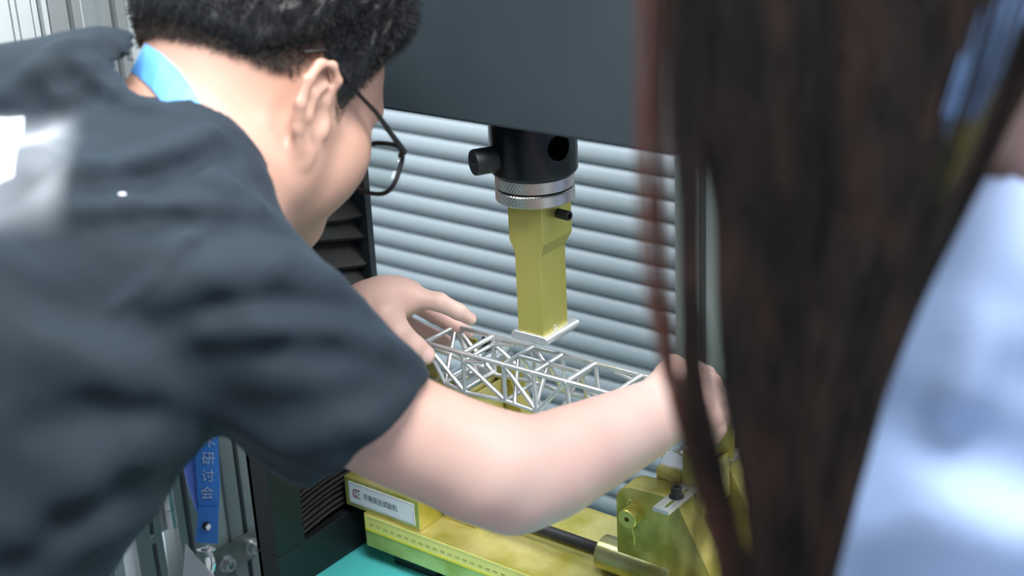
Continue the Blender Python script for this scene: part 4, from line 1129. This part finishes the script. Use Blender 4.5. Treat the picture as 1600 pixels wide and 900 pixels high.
def lock(name, left, right, n, rad, mt_, dep=.60, dspread=.02, jit=4, top=0, bot=9):
    """left/right: pixel columns of the lock at the ten heights"""
    left = np.array(left, float); right = np.array(right, float)
    K_ = 17; tt = np.linspace(ys_[top], ys_[bot], K_)
    u_ = rng.uniform(0, 1, n); u_ = .5+.5*np.sign(u_-.5)*np.abs(2*u_-1)**.9
    dd = dep+rng.uniform(-.5, .5, n)*dspread; end = rng.uniform(.86, 1, n)
    P_ = np.zeros((n, K_, 3)); ph = rng.uniform(0, 6.28, n); am = rng.uniform(0, jit, n)
    for k in range(K_):
        y_ = ys_[top]+(tt[k]-ys_[top])*end if bot == 9 else np.full(n, tt[k])
        xl = np.interp(y_, ys_, left); xr = np.interp(y_, ys_, right)
        xx = xl+(xr-xl)*u_+am*np.sin(y_/150+ph)
        P_[:, k] = CAM+((xx-800)/FPX)[:, None]*cR*dd[:, None]+((y_-450)/FPX)[:, None]*cD*dd[:, None]+cf*dd[:, None]
    r_ = rad*rng.uniform(.7, 1.3, n)
    off = np.array([cR*cos(a)+cf*sin(a) for a in (0, 2*pi/3, 4*pi/3)])
    prof_ = np.ones(K_); prof_[-1] = .35
    Vs = P_[:, :, None, :]+off[None, None]*r_[:, None, None, None]*prof_[None, :, None, None]
    T = []
    for k in range(K_-1):
        for i in range(3): j = (i+1) % 3; T.append((3*k+i, 3*k+j, 3*k+3+j, 3*k+3+i))
    T = np.array(T); Fs = (T[None]+np.arange(n)[:, None, None]*(3*K_)).reshape(-1, 4)
    o = mesh(name, Vs.reshape(-1, 3), Fs, mt_, hcw, smooth=True); tag(o, kind='stuff')
    return o
#              -330  -150    0   150   300   450   600   750   900  1060
lock('hair_lock', [1130, 1060, 1050, 1060, 1119, 1121, 1128, 1160, 1178, 1178], [1600, 1600, 1590, 1540, 1490, 1430, 1370, 1335, 1300, 1270], 4600, .00028, M['long'], .606, .024, 6)
lock('hair_lock', [1100, 1050, 1040, 1045, 1060, 1062, 1068, 1085, 1125, 1150], [1200, 1130, 1112, 1102, 1094, 1093, 1100, 1135, 1175, 1200], 400, .00026, M['long'], .596, .014, 3)
lock('hair_lock', [1090, 1035, 1018, 1018, 1020, 1024, 1040, 1080, 1130, 1150], [1130, 1055, 1040, 1036, 1034, 1038, 1058, 1100, 1160, 1190], 26, .00026, M['long'], .590, .012, 2)
lock('hair_lock', [1090, 1030, 1000, 1004, 1010, 1020, 1036, 1080, 1130, 1150], [1130, 1065, 1052, 1048, 1044, 1046, 1058, 1100, 1160, 1190], 22, .00022, M['longr'], .592, .012, 3)
lock('hair_lock', [1080, 1010, 985, 988, 990, 1002, 1034, 1085, 1120, 1140], [1150, 1060, 1034, 1030, 1026, 1034, 1060, 1110, 1160, 1185], 26, .00022, M['longr'], .588, .012, 3)
lock('hair_lock', [1100, 1060, 1056, 1060, 1066, 1050, 1052, 1054, 1050, 1045], [1130, 1110, 1100, 1094, 1090, 1130, 1160, 1195, 1200, 1200], 30, .00019, M['long'], .580, .012, 3, top=6)
lock('hair_lock', [1100, 1056, 1046, 1050, 1062, 1064, 1062, 1060, 1045, 1040], [1130, 1110, 1104, 1098, 1092, 1092, 1120, 1190, 1195, 1195], 46, .00020, M['long'], .584, .012, 3, top=5)
# right edge locks falling over the shoulder
lock('hair_lock', [1560, 1600, 1600, 1560, 1500, 1430, 1365, 1330, 1290, 1260], [1700, 1720, 1690, 1600, 1525, 1450, 1385, 1345, 1305, 1280], 900, .00026, M['long'], .600, .02, 4)
# her ribbon showing between the locks
lw = root('lanyard', tuple(A(1560, 100, .57)), 'light blue and yellow ribbon lying over the long dark hair', 'lanyard')
ribbon('blue_band', [A(1640, -140, .582), A(1600, -50, .576), A(1562, 40, .573), A(1530, 110, .573), A(1500, 185, .577), A(1488, 225, .583)], [cR+cD*.35]*6, [.020, .019, .0170, .0160, .0125, .006], M['bl2'], lw)
ribbon('yellow_band', [A(1540, 150, .580), A(1515, 195, .577), A(1495, 235, .577), A(1478, 275, .580), A(1462, 315, .588)], [cR+cD*.45]*5, [.0060, .0110, .0110, .0095, .004], M['yel'], lw)
ribbon('yellow_end', [A(1303, 780, .600), A(1294, 830, .598), A(1288, 885, .598)], [cR]*3, [.0025, .0060, .0025], M['yel'], lw)
lock('hair_lock', [1560, 1560, 1530, 1490, 1440, 1400, 1350, 1320, 1290, 1260], [1700, 1660, 1610, 1560, 1500, 1440, 1380, 1340, 1305, 1280], 60, .00024, M['long'], .566, .008, 4)
